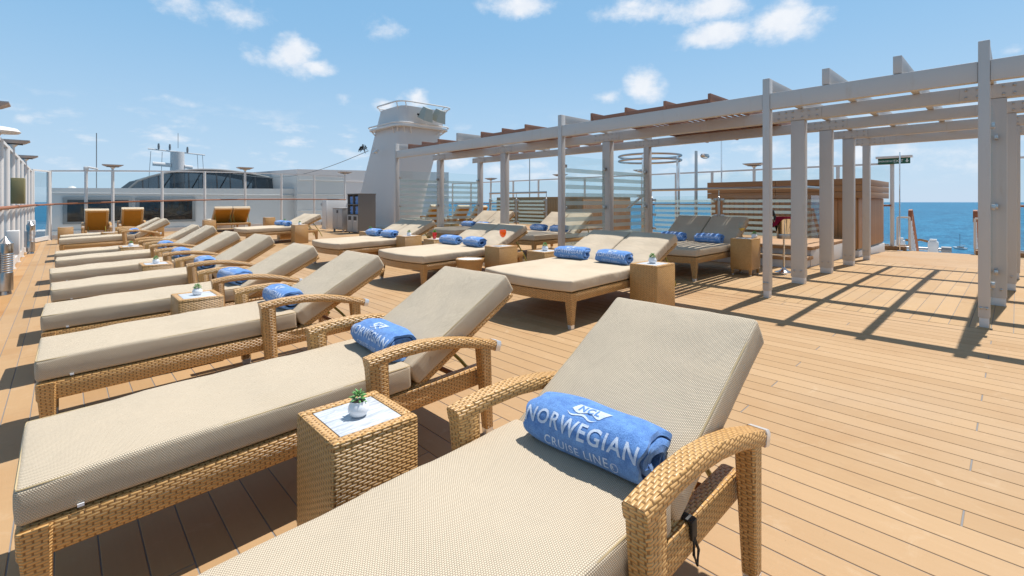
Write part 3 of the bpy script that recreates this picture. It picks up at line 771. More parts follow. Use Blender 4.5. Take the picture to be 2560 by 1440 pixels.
def leaf_xf(i, n):
    a = i * 2.399; q = i / n; tilt = R(20 + 62 * q); r = .004 + .012 * q; zz = .056 + .028 * (1 - q)
    return Matrix.Translation((r * math.cos(a), r * math.sin(a), zz)) @ Matrix.Rotation(a - math.pi / 2, 4, 'Z') @ Matrix.Rotation(-tilt, 4, 'X') @ Matrix.Scale(.55 + .25 * random.random(), 4)
def pot(label, X, Y, z, s=1., near=False):
    t = thing('potted_succulent', label, 'potted plant', (X, Y, z), (0, 0, random.random() * 6), 'succulents in white pots')
    t.scale = (s, s, s)
    add('pot', cached('pot', lambda: G().lathe([(.001, .0), (.022, 0), (.031, .008), (.038, .022), (.0385, .03), (.036, .038), (.033, .046), (.0285, .051), (.0285, .057), (.026, .057), (.026, .046), (.001, .046)], 28, cap=False).mesh('pot', ang=50)), 'ceramic', t)
    add('soil', cached('soil', lambda: G().lathe([(.001, .053), (.014, .054), (.0262, .0515)], 14, cap=False).mesh('soil')), 'soil', t)
    lf = cached('leaf', m_leaf); n = 26
    if near:
        for i in range(n):
            o = add('leaf', lf, 'leaf', t); o.matrix_local = leaf_xf(i, n)
    else:
        def ros():
            gg = G(); vs = [v.co.copy() for v in lf.vertices]; fs = [list(p.vertices) for p in lf.polygons]
            for i in range(n): mt = leaf_xf(i, n); gg.add([mt @ v for v in vs], fs)
            return gg.mesh('foliage', ang=80)
        add('foliage', cached('rosette', ros), 'leaf', t)
    return t
def wineglass(name, label, X, Y, z, drink, r=.042, fill=.85, s=1.):
    t = thing(name, label, 'drink', (X, Y, z)); t.scale = (s,) * 3
    add('glass', cached(('wg',), lambda: G().lathe([(.034, 0), (.033, .002), (.006, .006), (.0035, .012), (.0035, .085), (.008, .093), (.028, .112), (.040, .140), (.041, .160), (.037, .190), (.033, .208)], 24, cap=False).mesh('glass', ang=60)), 'glass', t)
    top = .112 + (.085) * fill
    pr = [(.001, .095), (.010, .096), (.027, .113), (.0385, .140), (.0395, .160)] if fill > .5 else [(.001, .095), (.010, .096), (.027, .113), (.036, .132)]
    if fill > .5: pr += [(.0355, top), (.001, top)]
    else: pr += [(.001, .132)]
    add('liquid', G().lathe(pr, 20, cap=False).mesh('liquid'), drink, t)
    return t

# ------------------------------------------------------------------ the row of loungers by the port rail
LN = [('first', -.095, .795, 27.5, R(0)), ('second', -.075, 1.945, 28, 0), ('third', -.075, 3.255, 27, R(-.8)), ('fourth', -.082, 4.42, 25.5, R(-1.2)), ('fifth', -.06, 5.58, 28.5, R(.7)), ('sixth', -.085, 6.84, 26, R(1.2)),
      ('seventh', -.05, 8.20, 29, R(-.6)), ('eighth', -.065, 9.30, 26, R(-1.2)), ('ninth', -.04, 12.55, 28, 0), ('tenth', -.03, 13.75, 27, 0)]
DESC = {'first': 'nearest wicker lounger, its woven beige back raised in the foreground', 'second': 'wicker lounger just behind the nearest one, stretching to the lower left corner',
        'third': 'third wicker lounger from the camera in the row by the rail'}
for nm, X, Yc, a, yaw in LN:
    lounger(DESC.get(nm, f'{nm} wicker lounger from the camera in the row by the rail'), X, Yc, a, yaw, strap=(nm == 'first'))
def seat_z(X, x): return camber(X) + math.tan(-slope(X + .9)) * x * 1. + .408
TW = [('first', -.095, .775, 1.115, R(0)), ('second', -.075, 1.945, 1.115, R(-2)), ('third', -.075, 3.255, 1.115, R(2)), ('fourth', -.082, 4.42, 1.115, R(4)), ('fifth', -.075, 5.58, 1.115, R(-2)), ('sixth', -.078, 6.84, 1.115, R(3)), ('seventh', -.06, 8.20, 1.115, 0), ('ninth', -.04, 12.55, 1.115, 0)]
for nm, X, Yc, x, yw in TW:
    towel({'first': 'large blue rolled towel with white lettering on the nearest lounger'}.get(nm, f'blue rolled towel on the {nm} lounger of the row by the rail'), X + x, Yc - .01, seat_z(X, x), yw, 0, R(5))
for nm, X, Y, near in (('wicker side table with marble top between the two nearest loungers', .512, 1.225, True), ('wicker side table between the third and fourth loungers', .54, 3.70, False), ('wicker side table between the fifth and sixth loungers', .572, 5.97, False), ('wicker side table between the seventh and eighth loungers', .58, 8.57, False), ('wicker side table between the last two loungers of the row', .58, 12.95, False)):
    t, zt = side_table(nm, X, Y, .45, .262, .27 if near else .31)
    where = nm.split('table ')[-1].replace('with marble top ', '')
    if not nm.endswith('row'): pot('small green succulent in white pot on the table ' + where, X + .131, Y + (.125 if near else .155), zt - .003, .80, near)

# ------------------------------------------------------------------ day beds in the open
D = [('double day bed nearest the camera with two towels', 2.895, 2.385, 23, R(0)), ('double day bed beside the round wicker stool', 2.985, 4.64, 24, R(0)),
     ('double day bed third from the camera in front of the tower', 2.97, 6.86, 24, R(0)), ('double day bed far back beside the wooden rail near the cabinets', 3.02, 11.95, 25, R(0))]
for lb, X, Y, a, yw in D: daybed(lb, X, Y, a, yw)
def bedtowel(label, X, Y, yaw, x, y, yw=0.):
    c, s = math.cos(yaw), math.sin(yaw)
    p = slope(X + .9); z = camber(X) - math.tan(p) * x + .400
    towel(label, X + c * x - s * y, Y + s * x + c * y, z, yaw + yw, 0, R(13))
for (lb, X, Y, a, yw), nm in zip(D, ('nearest day bed', 'day bed by the round stool', 'third day bed from the camera', 'farthest day bed by the rail')):
    bedtowel(f'blue rolled towel on the right half of the {nm}', X, Y, yw, .985, .275, R(-3))
    bedtowel(f'blue rolled towel on the left half of the {nm}', X, Y, yw, .985, .80, R(4))
TB = [('tall wicker table at the near side of the nearest day bed', 3.66, 2.085, .44), ('wicker table on the far side of the nearest day bed', 3.76, 3.475, .44), ('tall wicker table beside the round stool holding the orange drink', 3.79, 4.24, .44),
      ('wicker table holding the red drink', 3.86, 5.72, .44), ('wicker table at the near side of the third day bed', 3.89, 6.56, .44), ('wicker table on the far side of the third day bed', 3.95, 8.0, .44),
      ('wicker table at the near side of the farthest day bed', 3.94, 11.55, .44), ('wicker table on the far side of the farthest day bed', 4.1, 13.1, .44)]
for i, (lb, X, Y, h) in enumerate(TB):
    t, zt = side_table(lb, X, Y, h, .31, .275)
    cx, cy = X + .155, Y + .137
    if i == 2: wineglass('wine_glass', 'stemmed glass of bright orange drink on a wicker table', cx + .03, cy, zt - .003, 'orange', s=1.08)
    elif i == 3:
        q = thing('cocktail_glass', 'red cocktail with a mint sprig on a wicker table', 'drink', (cx - .05, cy, zt - .003))
        add('glass', G().lathe([(.001, 0), (.022, 0), (.024, .02), (.031, .06), (.034, .105)], 20, cap=False).mesh('glass'), 'glass', q)
        add('liquid', G().lathe([(.001, .004), (.021, .004), (.023, .02), (.030, .06), (.0325, .094), (.001, .094)], 20, cap=False).mesh('liquid'), 'red', q)
        mg = G(); lf = cached('leaf', m_leaf)
        for k in range(9): mt = Matrix.Translation((.004, 0, .094)) @ Matrix.Rotation(k * 2.4, 4, 'Z') @ Matrix.Rotation(-R(10 + 6 * k), 4, 'X') @ Matrix.Diagonal((1.6, .4, 1.35, 1)); mg.add([mt @ v.co for v in lf.vertices], [list(p.vertices) for p in lf.polygons])
        add('mint_sprig', mg.mesh('mint_sprig'), 'mint', q)
        b = add('menu_card', G().box(-.05, .05, -.035, .035, 0, .004).mesh('menu_card'), 'ceramic', None, (cx - .06, cy - .09, zt - .003), (0, 0, .4)); tag(b, 'small flat card beside the red drink', 'card')
    else: pot('succulent in white pot on the ' + lb.replace('tall ', '').replace('wicker ', ''), cx, cy, zt - .003, .95)
# round stool
t = thing('round_stool', 'round tapered wicker stool with white top beside the day bed', 'stool', (3.47, 4.40, camber(3.47)))
add('base', G().lathe([(.09, .004), (.105, .02), (.15, .25), (.158, .29), (.165, .30), (.165, .325), (.155, .332), (.15, .32)], 40, cap=False).mesh('base'), 'wickerfine', t)
add('seat_top', G().lathe([(.001, .326), (.11, .327), (.15, .322), (.15, .30)], 40, cap=False).mesh('seat_top'), 'ceramic', t)

# day beds under the pergola
PB = [('double day bed in the shade at the right end of the pergola', 5.51, 2.63, 33, R(0)), ('double day bed in the middle bay under the pergola', 5.80, 5.60, 34, 0), ('double day bed at the tower end under the pergola', 5.75, 7.75, 34, 0)]
for lb, X, Y, a, yw in PB: daybed(lb, X, Y, a, yw)
for (lb, X, Y, a, yw), nm in zip(PB, ('shaded right end pergola bed', 'middle pergola bed', 'tower end pergola bed')):
    bedtowel(f'blue towel on the right half of the {nm}', X, Y, yw, .975, .275); bedtowel(f'blue towel on the left half of the {nm}', X, Y, yw, .975, .80)
t, zt = side_table('wicker table on metal tipped feet beside the shaded bed', 6.37, 2.31, .478, .31, .27, legs=True)
wineglass('wine_glass', 'glass of white wine on the table beside the shaded bed', 6.47, 2.47, zt - .003, 'wine', fill=.3)
pot('succulent in white pot beside the glass of white wine', 6.60, 2.36, zt - .003, .95)
side_table('wicker table between the beds under the pergola', 6.6, 7.1, .44, .31, .30)
side_table('wicker table at the far side of the tower end bed', 6.6, 9.16, .44, .31, .30)

# loungers at the forward rail with their backs to the camera
lounger('left lounger at the far rail seen from behind, back upright', .69, 18.95, 58, R(-90), pitch=0, zoff=camber(.69))
lounger('right lounger at the far rail seen from behind, back upright', 1.47, 18.95, 58, R(-90), pitch=0, zoff=camber(1.47))
side_table('wicker table left of the lounger pair at the far rail', -.1, 17.35, .44, .31, .30)
side_table('wicker table right of the lounger pair at the far rail', 1.9, 17.5, .44, .31, .30)
b = daybed('double day bed at the far rail seen from behind', 3.55, 19.3, 44, R(-90), zz=camber(4.2)); b.rotation_euler = (0, 0, R(-90))
side_table('wicker table left of the day bed at the far rail', 3.12, 16.9, .44, .31, .30); side_table('wicker table right of the day bed at the far rail', 4.95, 17.3, .44, .31, .30)
lounger('lounger beyond the striped glass behind the pergola, seen from behind', 9.0, 14.6, 55, R(-90), pitch=0, zoff=camber(9.0))
lounger('second lounger beyond the striped glass, nearer the starboard side', 10.1, 14.6, 55, R(-90), pitch=0, zoff=camber(10.1))
lounger('third lounger beyond the striped glass, farthest to starboard', 10.9, 14.6, 55, R(-90), pitch=0, zoff=camber(10.9))

# ------------------------------------------------------------------ pergola
PG = thing('pergola', 'long light grey pergola of posts, beams and wooden louvres', 'pergola', (0, 0, 0))
ROWS = [5.16, 6.28, 7.46, 8.70, 9.95]
def bolts_mesh(pts, ax, r=.011):
    gg = G()
    for p in pts:
        for k in range(1):
            prof = [(r, 0), (r, .006), (r * .6, .010), (.0005, .011)]
            rings = []
            for rr, hh in prof:
                rings.append([(p[0] - hh, p[1] + rr * math.cos(2 * math.pi * j / 8), p[2] + rr * math.sin(2 * math.pi * j / 8)) if ax == 'X' else (p[0] + rr * math.cos(2 * math.pi * j / 8), p[1] - hh, p[2] + rr * math.sin(2 * math.pi * j / 8)) for j in range(8)])
            gg.loft(rings, False)
    return gg.mesh('bolts')
def post(X, Y, hx, hy, top):
    z0 = camber(X)
    o = add('post', G().box(X - hx, X + hx, Y - hy, Y + hy, z0 + .075, top, .006).mesh('post'), 'pergola', PG)
    add('post_foot', G().box(X - hx + .008, X + hx - .008, Y - hy + .006, Y + hy - .006, z0, z0 + .077, .003).mesh('post_foot'), 'white', o)
    add('bolts', bolts_mesh([(X - hx, Y - hy * .5, z0 + .15), (X - hx, Y + hy * .5, z0 + .15)], 'X'), 'steel', o, kind='stuff')
    return o
FY = [-1.9, .17, 1.72, 4.44, 9.04]
ZF0, ZF1 = 2.075, 2.232
for Y in FY: post(ROWS[0], Y, .045, .033, 2.385)
BEAMZ = {1: (2.10, 2.236), 2: (2.105, 2.236), 3: (2.105, 2.236), 4: (2.105, 2.236)}
for r, X in enumerate(ROWS):
    if r == 0: continue
    ys = [-1.9, {1: .13, 2: .07, 3: .04, 4: .01}[r], 1.75] + ([4.44, 6.86, 9.04] if r == 1 else ([4.44, 9.04] if r == 2 else []))
    for Y in ys:
        last = (r == 4) or (r == 2 and Y > 3)
        post(X, Y, .055, .05 if last else .072, BEAMZ[r][0] if not last else BEAMZ[r][1])
    z0, z1 = BEAMZ[r]; y1 = 9.09 if r in (1, 2) else 1.83
    add('beam', G().box(X - .05, X + .05, -4.2, y1, z0 + .002, z1, .005).mesh('beam'), 'pergola', PG)
    for Y in ys:
        pl = add('joint_plate', G().box(X - .058, X - .0505, Y - .24, Y + .24, z0 + .006, z1 - .004, .001).mesh('joint_plate'), 'pergola', PG)
        add('bolts', bolts_mesh([(X - .058, Y + dy, zz) for dy in (-.2, -.12, -.05, .05, .12, .2) for zz in (z0 + .035, z1 - .03)], 'X'), 'steel', pl, kind='stuff')
# front beam runs between the front posts
ends = [-4.2] + FY
for a, b in zip(ends, ends[1:]):
    add('beam', G().box(ROWS[0] - .036, ROWS[0] + .036, a + .034, b - .034, ZF0, ZF1, .005).mesh('beam'), 'pergola', PG)
# white rafters, and wooden louvre bays
for Y in (-3.5, -2.97, -2.44, -1.37, -.86, -.35, .69, 1.21, 6.86):
    add('rafter', G().box(ROWS[0] - .0345, (10.05 if Y < 2 else 7.56), Y - .03, Y + .03, 2.2365, 2.385, .004).mesh('rafter'), 'pergola', PG)
for Y in FY: add('rafter', G().box(ROWS[0] + .046, (10.05 if Y < 2 else 7.56), Y - .03, Y + .03, 2.2365, 2.384, .004).mesh('rafter'), 'pergola', PG)
for bay in ((2.3, 2.83, 3.36, 3.89), (5.14, 5.66, 6.19), (7.46, 8.0, 8.51)):
    for Y in bay: add('louvre_rafter', G().box(ROWS[0] - .034, (8.62 if bay[0] < 3 else 7.75), Y - .016, Y + .016, 2.2365, 2.335, .003).mesh('louvre_rafter'), 'louvre', PG)
    add('edge_board', G().box(ROWS[0] - .03, ROWS[0] - .006, bay[0] + .02, bay[-1] - .02, 2.2368, 2.278, .002).mesh('edge_board'), 'louvreY', PG)
    for a, b in zip(bay, bay[1:]):
        n = 6
        for k in range(n):
            yy = a + .022 + (b - a - .044) * (k + .5) / n
            add('louvre_slat', cached('slat', lambda: G().box(5.58, 7.28, -.030, .030, -.006, .006, .002).mesh('louvre_slat')), 'louvre', PG, (0, yy, 2.265), (R(8), 0, 0))  # set back behind the front beam to let sun reach the open bed backs
            if bay[0] < 3: add('louvre_slat', cached('shade_slat', lambda: G().box(7.30, 8.58, -.041, .041, -.006, .006, .002).mesh('louvre_slat')), 'louvre', PG, (0, yy, 2.265), (R(8), 0, 0))  # wider overlapping slats added to keep the bed back below in shade
# striped glass screens across the bays
def stripe_panel(parent, x0, x1, y0, y1, z0, z1, zs, sh, n, clamps=True):
    dx, dy = x1 - x0, y1 - y0; L = math.hypot(dx, dy); a = math.atan2(dy, dx)
    p = add('glass_panel', G().box(0, L, -.005, .005, z0, z1).mesh('glass_panel'), 'glass', parent, (x0, y0, 0), (0, 0, a))
    for k in range(n):
        zz = zs + sh * k
        add('frosted_stripe', cached(('stripe', round(L, 3), round(sh, 3)), lambda: G().add([(.004, -.0065, 0), (L - .004, -.0065, 0), (L - .004, -.0065, sh * .52), (.004, -.0065, sh * .52)], [(0, 1, 2, 3)]).mesh('frosted_stripe')), 'frost', p, (0, 0, zz))
    if clamps:
        for u in (0.0, L):
            for zz in (z0 + (z1 - z0) * .12, z0 + (z1 - z0) * .5, z0 + (z1 - z0) * .9):
                add('clamp', cached('clamp', lambda: G().box(-.03, .03, -.018, .018, -.022, .022, .004).mesh('clamp')), 'steel', p, (u, 0, zz))
    return p
for Y in (4.44, 9.04):
    for a, b in ((ROWS[0] + .075, ROWS[1] - .085), (ROWS[1] + .085, ROWS[2] - .085)):
        zb = camber((a + b) / 2)
        stripe_panel(PG, a, b, Y, Y, zb + .12, zb + 1.62, zb + .2, .118, 11)
stripe_panel(PG, ROWS[0] + .075, ROWS[1] - .085, .13, .13, .32, 1.9, .4, .118, 0)

# ------------------------------------------------------------------ glass windscreens round the deck
def windscreen(label, name, A, Bp, posts, h, hand, zrise=0., lamp=(), pr=.042, inward=(0, -1), base=True, solid=False):
    """posts: distances from A"""
    A = Vector((A[0], A[1])); Bp = Vector((Bp[0], Bp[1])); L = (Bp - A).length; u = (Bp - A) / L
    P = lambda s, off=0.: (A.x + u.x * s + inward[0] * off, A.y + u.y * s + inward[1] * off)
    zb = lambda s: camber(min(max(P(s)[0], -.7), 14.5))
    zr = lambda s: zb(s)
    t = thing(name, label, 'windscreen', (0, 0, 0))
    a = math.atan2(u.y, u.x)
    for s in posts:
        x, y = P(s)
        o = add('post', G().lathe([(pr * 1.3, 0), (pr * 1.3, .02), (pr, .022), (pr, h + .01), (.001, h + .012)], 14, (x, y, zb(s)), cap=False).mesh('post'), 'white', t)
    for s0, s1 in zip(posts, posts[1:]):
        x0, y0 = P(s0); x1, y1 = P(s1)
        vs = []
        def quad(zlo, zhi, th):
            n = Vector((-u.y, u.x)) * th; q = []
            for (x, y, s) in ((x0 + u.x * .05, y0 + u.y * .05, s0), (x1 - u.x * .05, y1 - u.y * .05, s1)):
                for sg in (-1, 1):
                    for zz in (zlo, zhi): q.append((x + n.x * sg, y + n.y * sg, zb(s) + zz))
            return q, [(0, 1, 3, 2), (4, 6, 7, 5), (0, 4, 5, 1), (2, 3, 7, 6), (0, 2, 6, 4), (1, 5, 7, 3)]
        add('glass_pane', G().add(*quad(.14, h - .05, .004)).mesh('glass_pane', False), 'glass', t)
        add('sill', G().add(*quad(.03, .14, .022)).mesh('sill', False), 'white', t)
    n = max(2, int(L / .8)); pts = [(*P(L * i / n), zb(L * i / n) + h) for i in range(n + 1)]
    add('top_rail', G().tube(pts, 1., sec=[(-.03, -.022), (.03, -.022), (.03, .022), (-.03, .022)]).mesh('top_rail'), 'white', t)
    if hand:
        pts = [(*P(L * i / n, .10), zb(L * i / n) + hand) for i in range(n + 1)]
        add('hand_rail', G().tube(pts, .024, 10).mesh('hand_rail'), 'rail', t)
        for s in posts:
            x, y = P(s); x2, y2 = P(s, .1)
            add('bracket', G().tube([(x, y, zb(s) + hand - .06), (x2, y2, zb(s) + hand - .03)], .009, 6).mesh('bracket'), 'alu', t)
    return t
BF = [-.28, .52, 1.15, 2.42, 3.64, 4.92, 6.19, 7.45, 8.74]
windscreen('glass windscreen with white posts and wooden handrail across the far end', 'glass_windscreen', (-.28, 19.65), (8.74, 19.65), [v + .28 for v in BF], 2.05, 1.06)
LY = [5.2, 6.3, 7.4, 8.5, 9.58, 10.65, 11.74, 13.0, 14.2, 15.45, 16.9, 18.4]
windscreen('tall glass windscreen with white posts along the port side at left', 'glass_windscreen', (-.64, -2.0), (-.64, 18.4), [.4, 1.7, 3.0, 4.3, 5.6] + [v + 2. for v in LY[1:]], 2.0, 1.07, inward=(1, 0), pr=.048)
windscreen('short angled glass windscreen at the far left corner', 'glass_windscreen', (-.62, 18.5), (-.30, 19.6), [.05, 1.12], 2.03, 1.06, inward=(.95, -.3))
SY = [2.03, 3.12, 4.15, 5.14, 6.35, 7.52, 8.75, 9.97, 11.2, 12.43, 13.61, 15.13, 16.63, 18.1, 19.6]
windscreen('glass windscreen with white posts along the starboard side behind the tubs', 'glass_windscreen', (14.36, 2.03), (14.36, 19.6), [v - 2.03 for v in SY], 2.06, 1.06, inward=(-1, 0))
windscreen('glass windscreen on the starboard side right of the stair opening', 'glass_windscreen', (14.36, -8.), (14.36, .35), [0.05, 1.4, 2.8, 4.2, 5.6, 7.0, 8.3], 2.06, 1.06, inward=(-1, 0))
# flat lamp heads on the windscreen posts
def lamp(label, X, Y, zt, face, s=1.):
    """flat square lamp head; face = yaw of the direction it leans to"""
    t = thing('deck_lamp', label, 'lamp', (X, Y, zt), (0, 0, face), 'flat headed deck lamps')
    add('stem', cached('lstem', lambda: G().lathe([(.035, 0), (.03, .06), (.075, .10), (.075, .112)], 14, cap=False).mesh('stem')), 'white', t)
    add('head', cached('lhead', lambda: G().loft([[(-.17, -.12, .125), (.17, -.12, .125), (.17, .12, .125), (-.17, .12, .125)], [(-.26, -.17, .17), (.26, -.17, .17), (.26, .17, .17), (-.26, .17, .17)], [(-.26, -.17, .185), (.26, -.17, .185), (.26, .17, .185), (-.26, .17, .185)]]).mesh('head', ang=20)), 'taupe', t)
    add('lens', cached('llens', lambda: G().box(-.15, .15, -.10, .10, .11, .1255).mesh('lens')), 'dark', t)
    return t
for i, (Y, nm) in enumerate(((7.4, 'nearest flat headed lamp at the top left edge'), (11.74, 'second flat headed lamp over the port windscreen'), (15.45, 'third flat headed lamp over the port windscreen'))):
    q_ = lamp(nm, -.62, Y, 2.02, 0); q_.scale = (.8, .8, 1)
for X, nm in ((1.15, 'left flat headed lamp on the far windscreen'), (4.92, 'middle flat headed lamp on the far windscreen'), (8.74, 'flat headed lamp on the far windscreen beside the tall cabinet')): lamp(nm, X, 19.65, camber(X) + 2.06, 0)
for Y, nm in ((16.63, 'flat headed lamp on the starboard windscreen behind the pergola'), (12.43, 'second flat headed lamp on the starboard windscreen'), (8.75, 'flat headed lamp behind the chrome shower ring'), (5.14, 'flat headed lamp behind the wooden tub surround')): lamp(nm, 14.36, Y, camber(14.36) + 2.06, R(90))
t = thing('dome_light', 'white domed deck light on the port windscreen', 'lamp', (-.66, 9.58, 2.0))
add('shade', G().lathe([(.02, .0), (.03, .05), (.05, .09), (.22, .10), (.24, .12), (.20, .165), (.1, .185), (.001, .19)], 24, cap=False).mesh('shade'), 'white', t); add('stem', G().lathe([(.03, -.04), (.03, .06)], 10).mesh('stem'), 'white', t)
# things on the port windscreen
t = thing('speaker_box', 'olive loudspeaker box fixed to the port windscreen', 'speaker', (-.53, 11.2, 1.12))
add('cabinet', G().box(-.08, .08, -.13, .13, 0, .42, .01).mesh('cabinet'), 'olive', t); add('grille', G().box(-.07, .07, -.138, -.129, .03, .39, .004).mesh('grille'), 'olive', t)
for (Y, nm) in ((8.55, 'near steel bollard light with pointed cap by the port rail'), (14.9, 'far steel bollard light with pointed cap by the port rail')):
    t = thing('bollard_light', nm, 'bollard light', (-.515, Y, camber(-.515)))
    add('body', G().lathe([(.07, .05), (.07, .27)] + [(.07 - (.008 if k % 2 else 0), .27 + .014 * k) for k in range(18)] + [(.07, .53), (.07, .62), (.074, .62), (.074, .63), (.001, .72)], 24, cap=False).mesh('body', ang=30), 'steel', t)
    add('mount', G().box(-.16, -.05, -.03, .03, .15, .5, .004).mesh('mount'), 'white', t)
    add('stand', G().lathe([(.06, 0), (.05, .05)], 14).mesh('stand'), 'steel', t)
for (Y, nm) in ((10.4, 'near white junction box on the port windscreen'), (16.0, 'far white junction box on the port windscreen')):
    o = add('junction_box', G().box(-.07, .07, -.12, .12, 0, .36, .012).mesh('junction_box'), 'white', None, (-.545, Y, .36)); tag(o, nm, 'box')
t = thing('security_camera', 'small security camera on the far windscreen', 'camera', (.52, 19.65, camber(.52) + 2.06))
add('bracket', G().box(-.06, .06, -.05, .05, 0, .12, .01).mesh('bracket'), 'white', t); add('body', G().tube([(.05, -.06, .10), (.27, -.12, .05)], .03, 8).mesh('body'), 'white', t)

# ------------------------------------------------------------------ hot tub platforms
def plank_wall(parent, X0, X1, Y0, Y1, z0, z1, n, name, mt, vertical, face):
    """real boards on a face; face 'X-' boards in the YZ plane at X0, 'Y-' boards in the XZ plane at Y0"""
    for k in range(n):
        if vertical:
            if face == 'X-': a = Y0 + (Y1 - Y0) * k / n; bb = Y0 + (Y1 - Y0) * (k + 1) / n; q = G().box(X0 - .018, X0, a + .003, bb - .003, z0, z1, .003)
            else: a = X0 + (X1 - X0) * k / n; bb = X0 + (X1 - X0) * (k + 1) / n; q = G().box(a + .003, bb - .003, Y0 - .018, Y0, z0, z1, .003)
        else:
            a = z0 + (z1 - z0) * k / n; bb = z0 + (z1 - z0) * (k + 1) / n
            q = G().box(X0 - .018, X0, Y0, Y1, a + .003, bb - .003, .003) if face == 'X-' else G().box(X0, X1, Y0 - .018, Y0, a + .003, bb - .003, .003)
        add(name, q.mesh(name), mt, parent)
def tub(label, Y0, Y1, X0=10.42, X1=12.9, fascia=True):
    t = thing('hot_tub_surround', label, 'hot tub', (0, 0, 0))
    zb = camber(11.5)
    add('core', G().box(X0 + .06, X1 - .04, Y0 + .06, Y1 - .06, zb + .02, 1.5 if fascia else 1.30).mesh('core'), 'tub', t)
    add('plinth', G().box(X0 + .03, X1, Y0 + .03, Y1 - .03, 0.02, zb + .14, .005).mesh('plinth'), 'white', t)
    plank_wall(t, X0 + .06, X0 + .06, Y0 + .06, Y1 - .06, .30, 1.22, max(6, int((Y1 - Y0) / .1)), 'cladding_board', 'teakZ' if fascia else 'tub', True, 'X-')
    plank_wall(t, X0 + .06, X1 - .04, Y0 + .06, Y0 + .06, .30, 1.22, 24, 'cladding_board', 'teakZ', True, 'Y-')
    if not fascia: return t
    plank_wall(t, X0 - .02, X0 - .02, Y0 - .04, (Y0 + Y1) / 2, 1.22, 1.58, 3, 'fascia_board', 'teakY', False, 'X-')
    plank_wall(t, X0 - .02, X0 - .02, (Y0 + Y1) / 2 + .006, Y1, 1.22, 1.58, 3, 'fascia_board', 'teakY', False, 'X-')
    plank_wall(t, X0 - .04, X0 + .3, Y0 - .02, Y0 - .02, 1.22, 1.579, 3, 'fascia_board', 'teakX', False, 'Y-')
    plank_wall(t, X0 + .306, X1 + .02, Y0 - .02, Y0 - .02, 1.22, 1.579, 3, 'fascia_board', 'teakX', False, 'Y-')
    add('rim', G().box(X0 - .019, X1 + .02, Y0 - .019, Y1, 1.5, 1.577).mesh('rim'), 'teakX', t)
    return t
tub('wooden hot tub surround at the right behind the pergola posts', 1.92, 4.7)
tub('second lower hot tub surround behind the middle of the pergola', 8.2, 11.9, fascia=False)
PT = thing('tub_platform', 'white stepped platform with wooden treads in front of the hot tub', 'platform', (0, 0, 0))
zb = camber(8)
def platform(PT, Y0, Y1):
    add('base', G().box(8.0, 10.46, Y0, Y1, 0, zb + .25, .004).mesh('base'), 'white', PT)
    add('step_base', G().box(7.62, 8.0, Y0 + .012, Y1 - .012, 0, zb + .115, .004).mesh('step_base'), 'white', PT)
    for k in range(3): add('tread', G().box(7.60 + k * .135, 7.60 + k * .135 + .13, Y0 - .03, Y1, zb + .117, zb + .165, .004).mesh('tread'), 'teakT', PT)
    for k in range(18):
        add('platform_board', G().box(7.93 + k * .137, 7.93 + k * .137 + .132, Y0 - .03, Y1, zb + .252, zb + .30, .004).mesh('platform_board'), 'teakT', PT)
platform(PT, 2.07, 5.0)
PT2 = thing('tub_platform', 'second white stepped platform behind the middle of the pergola', 'platform', (0, 0, 0)); platform(PT2, 7.3, 11.0)
def balustrade(label, pts, slope_end=False, nstripe=7, zb=zb + .30):
    t = thing('glass_balustrade', label, 'balustrade', (0, 0, 0))
    H = .88; top = [(x, y, zb + H) for x, y in pts]
    if slope_end: x, y = pts[-1]; d_ = Vector((pts[-1][0] - pts[-2][0], pts[-1][1] - pts[-2][1])).normalized(); top.append((x + d_.x * .0, y + d_.y * .05, zb + H)); top.append((x - .45, y + .30, zb + H - .40))
    add('hand_rail', G().tube(top, .024, 10).mesh('hand_rail'), 'steel', t)
    for (a, b) in zip(pts, pts[1:]):
        L = math.hypot(b[0] - a[0], b[1] - a[1]); n = max(1, round(L / 1.05))
        for k in range(n + 1):
            x = a[0] + (b[0] - a[0]) * k / n; y = a[1] + (b[1] - a[1]) * k / n
            if k < n or b == pts[-1]:
                add('post', G().lathe([(.055, 0), (.05, .012), (.022, .02), (.022, .74), (.008, .75), (.008, H)], 12, (x, y, zb), cap=False).mesh('post'), 'steel', t)
            if k < n:
                x2 = a[0] + (b[0] - a[0]) * (k + 1) / n; y2 = a[1] + (b[1] - a[1]) * (k + 1) / n; q = .06 / (L / n)
                stripe_panel(t, x + (x2 - x) * q, x2 - (x2 - x) * q, y + (y2 - y) * q, y2 - (y2 - y) * q, zb + .08, zb + .76, zb + .12, .088, nstripe)
    return t
balustrade('glass balustrade with chrome rail on the steps of the right hot tub', [(9.3, 2.2), (8.12, 2.2), (8.12, 4.75)], True)
balustrade('glass balustrade with chrome rail in front of the second hot tub', [(8.12, 7.45), (8.12, 9.45)], False)
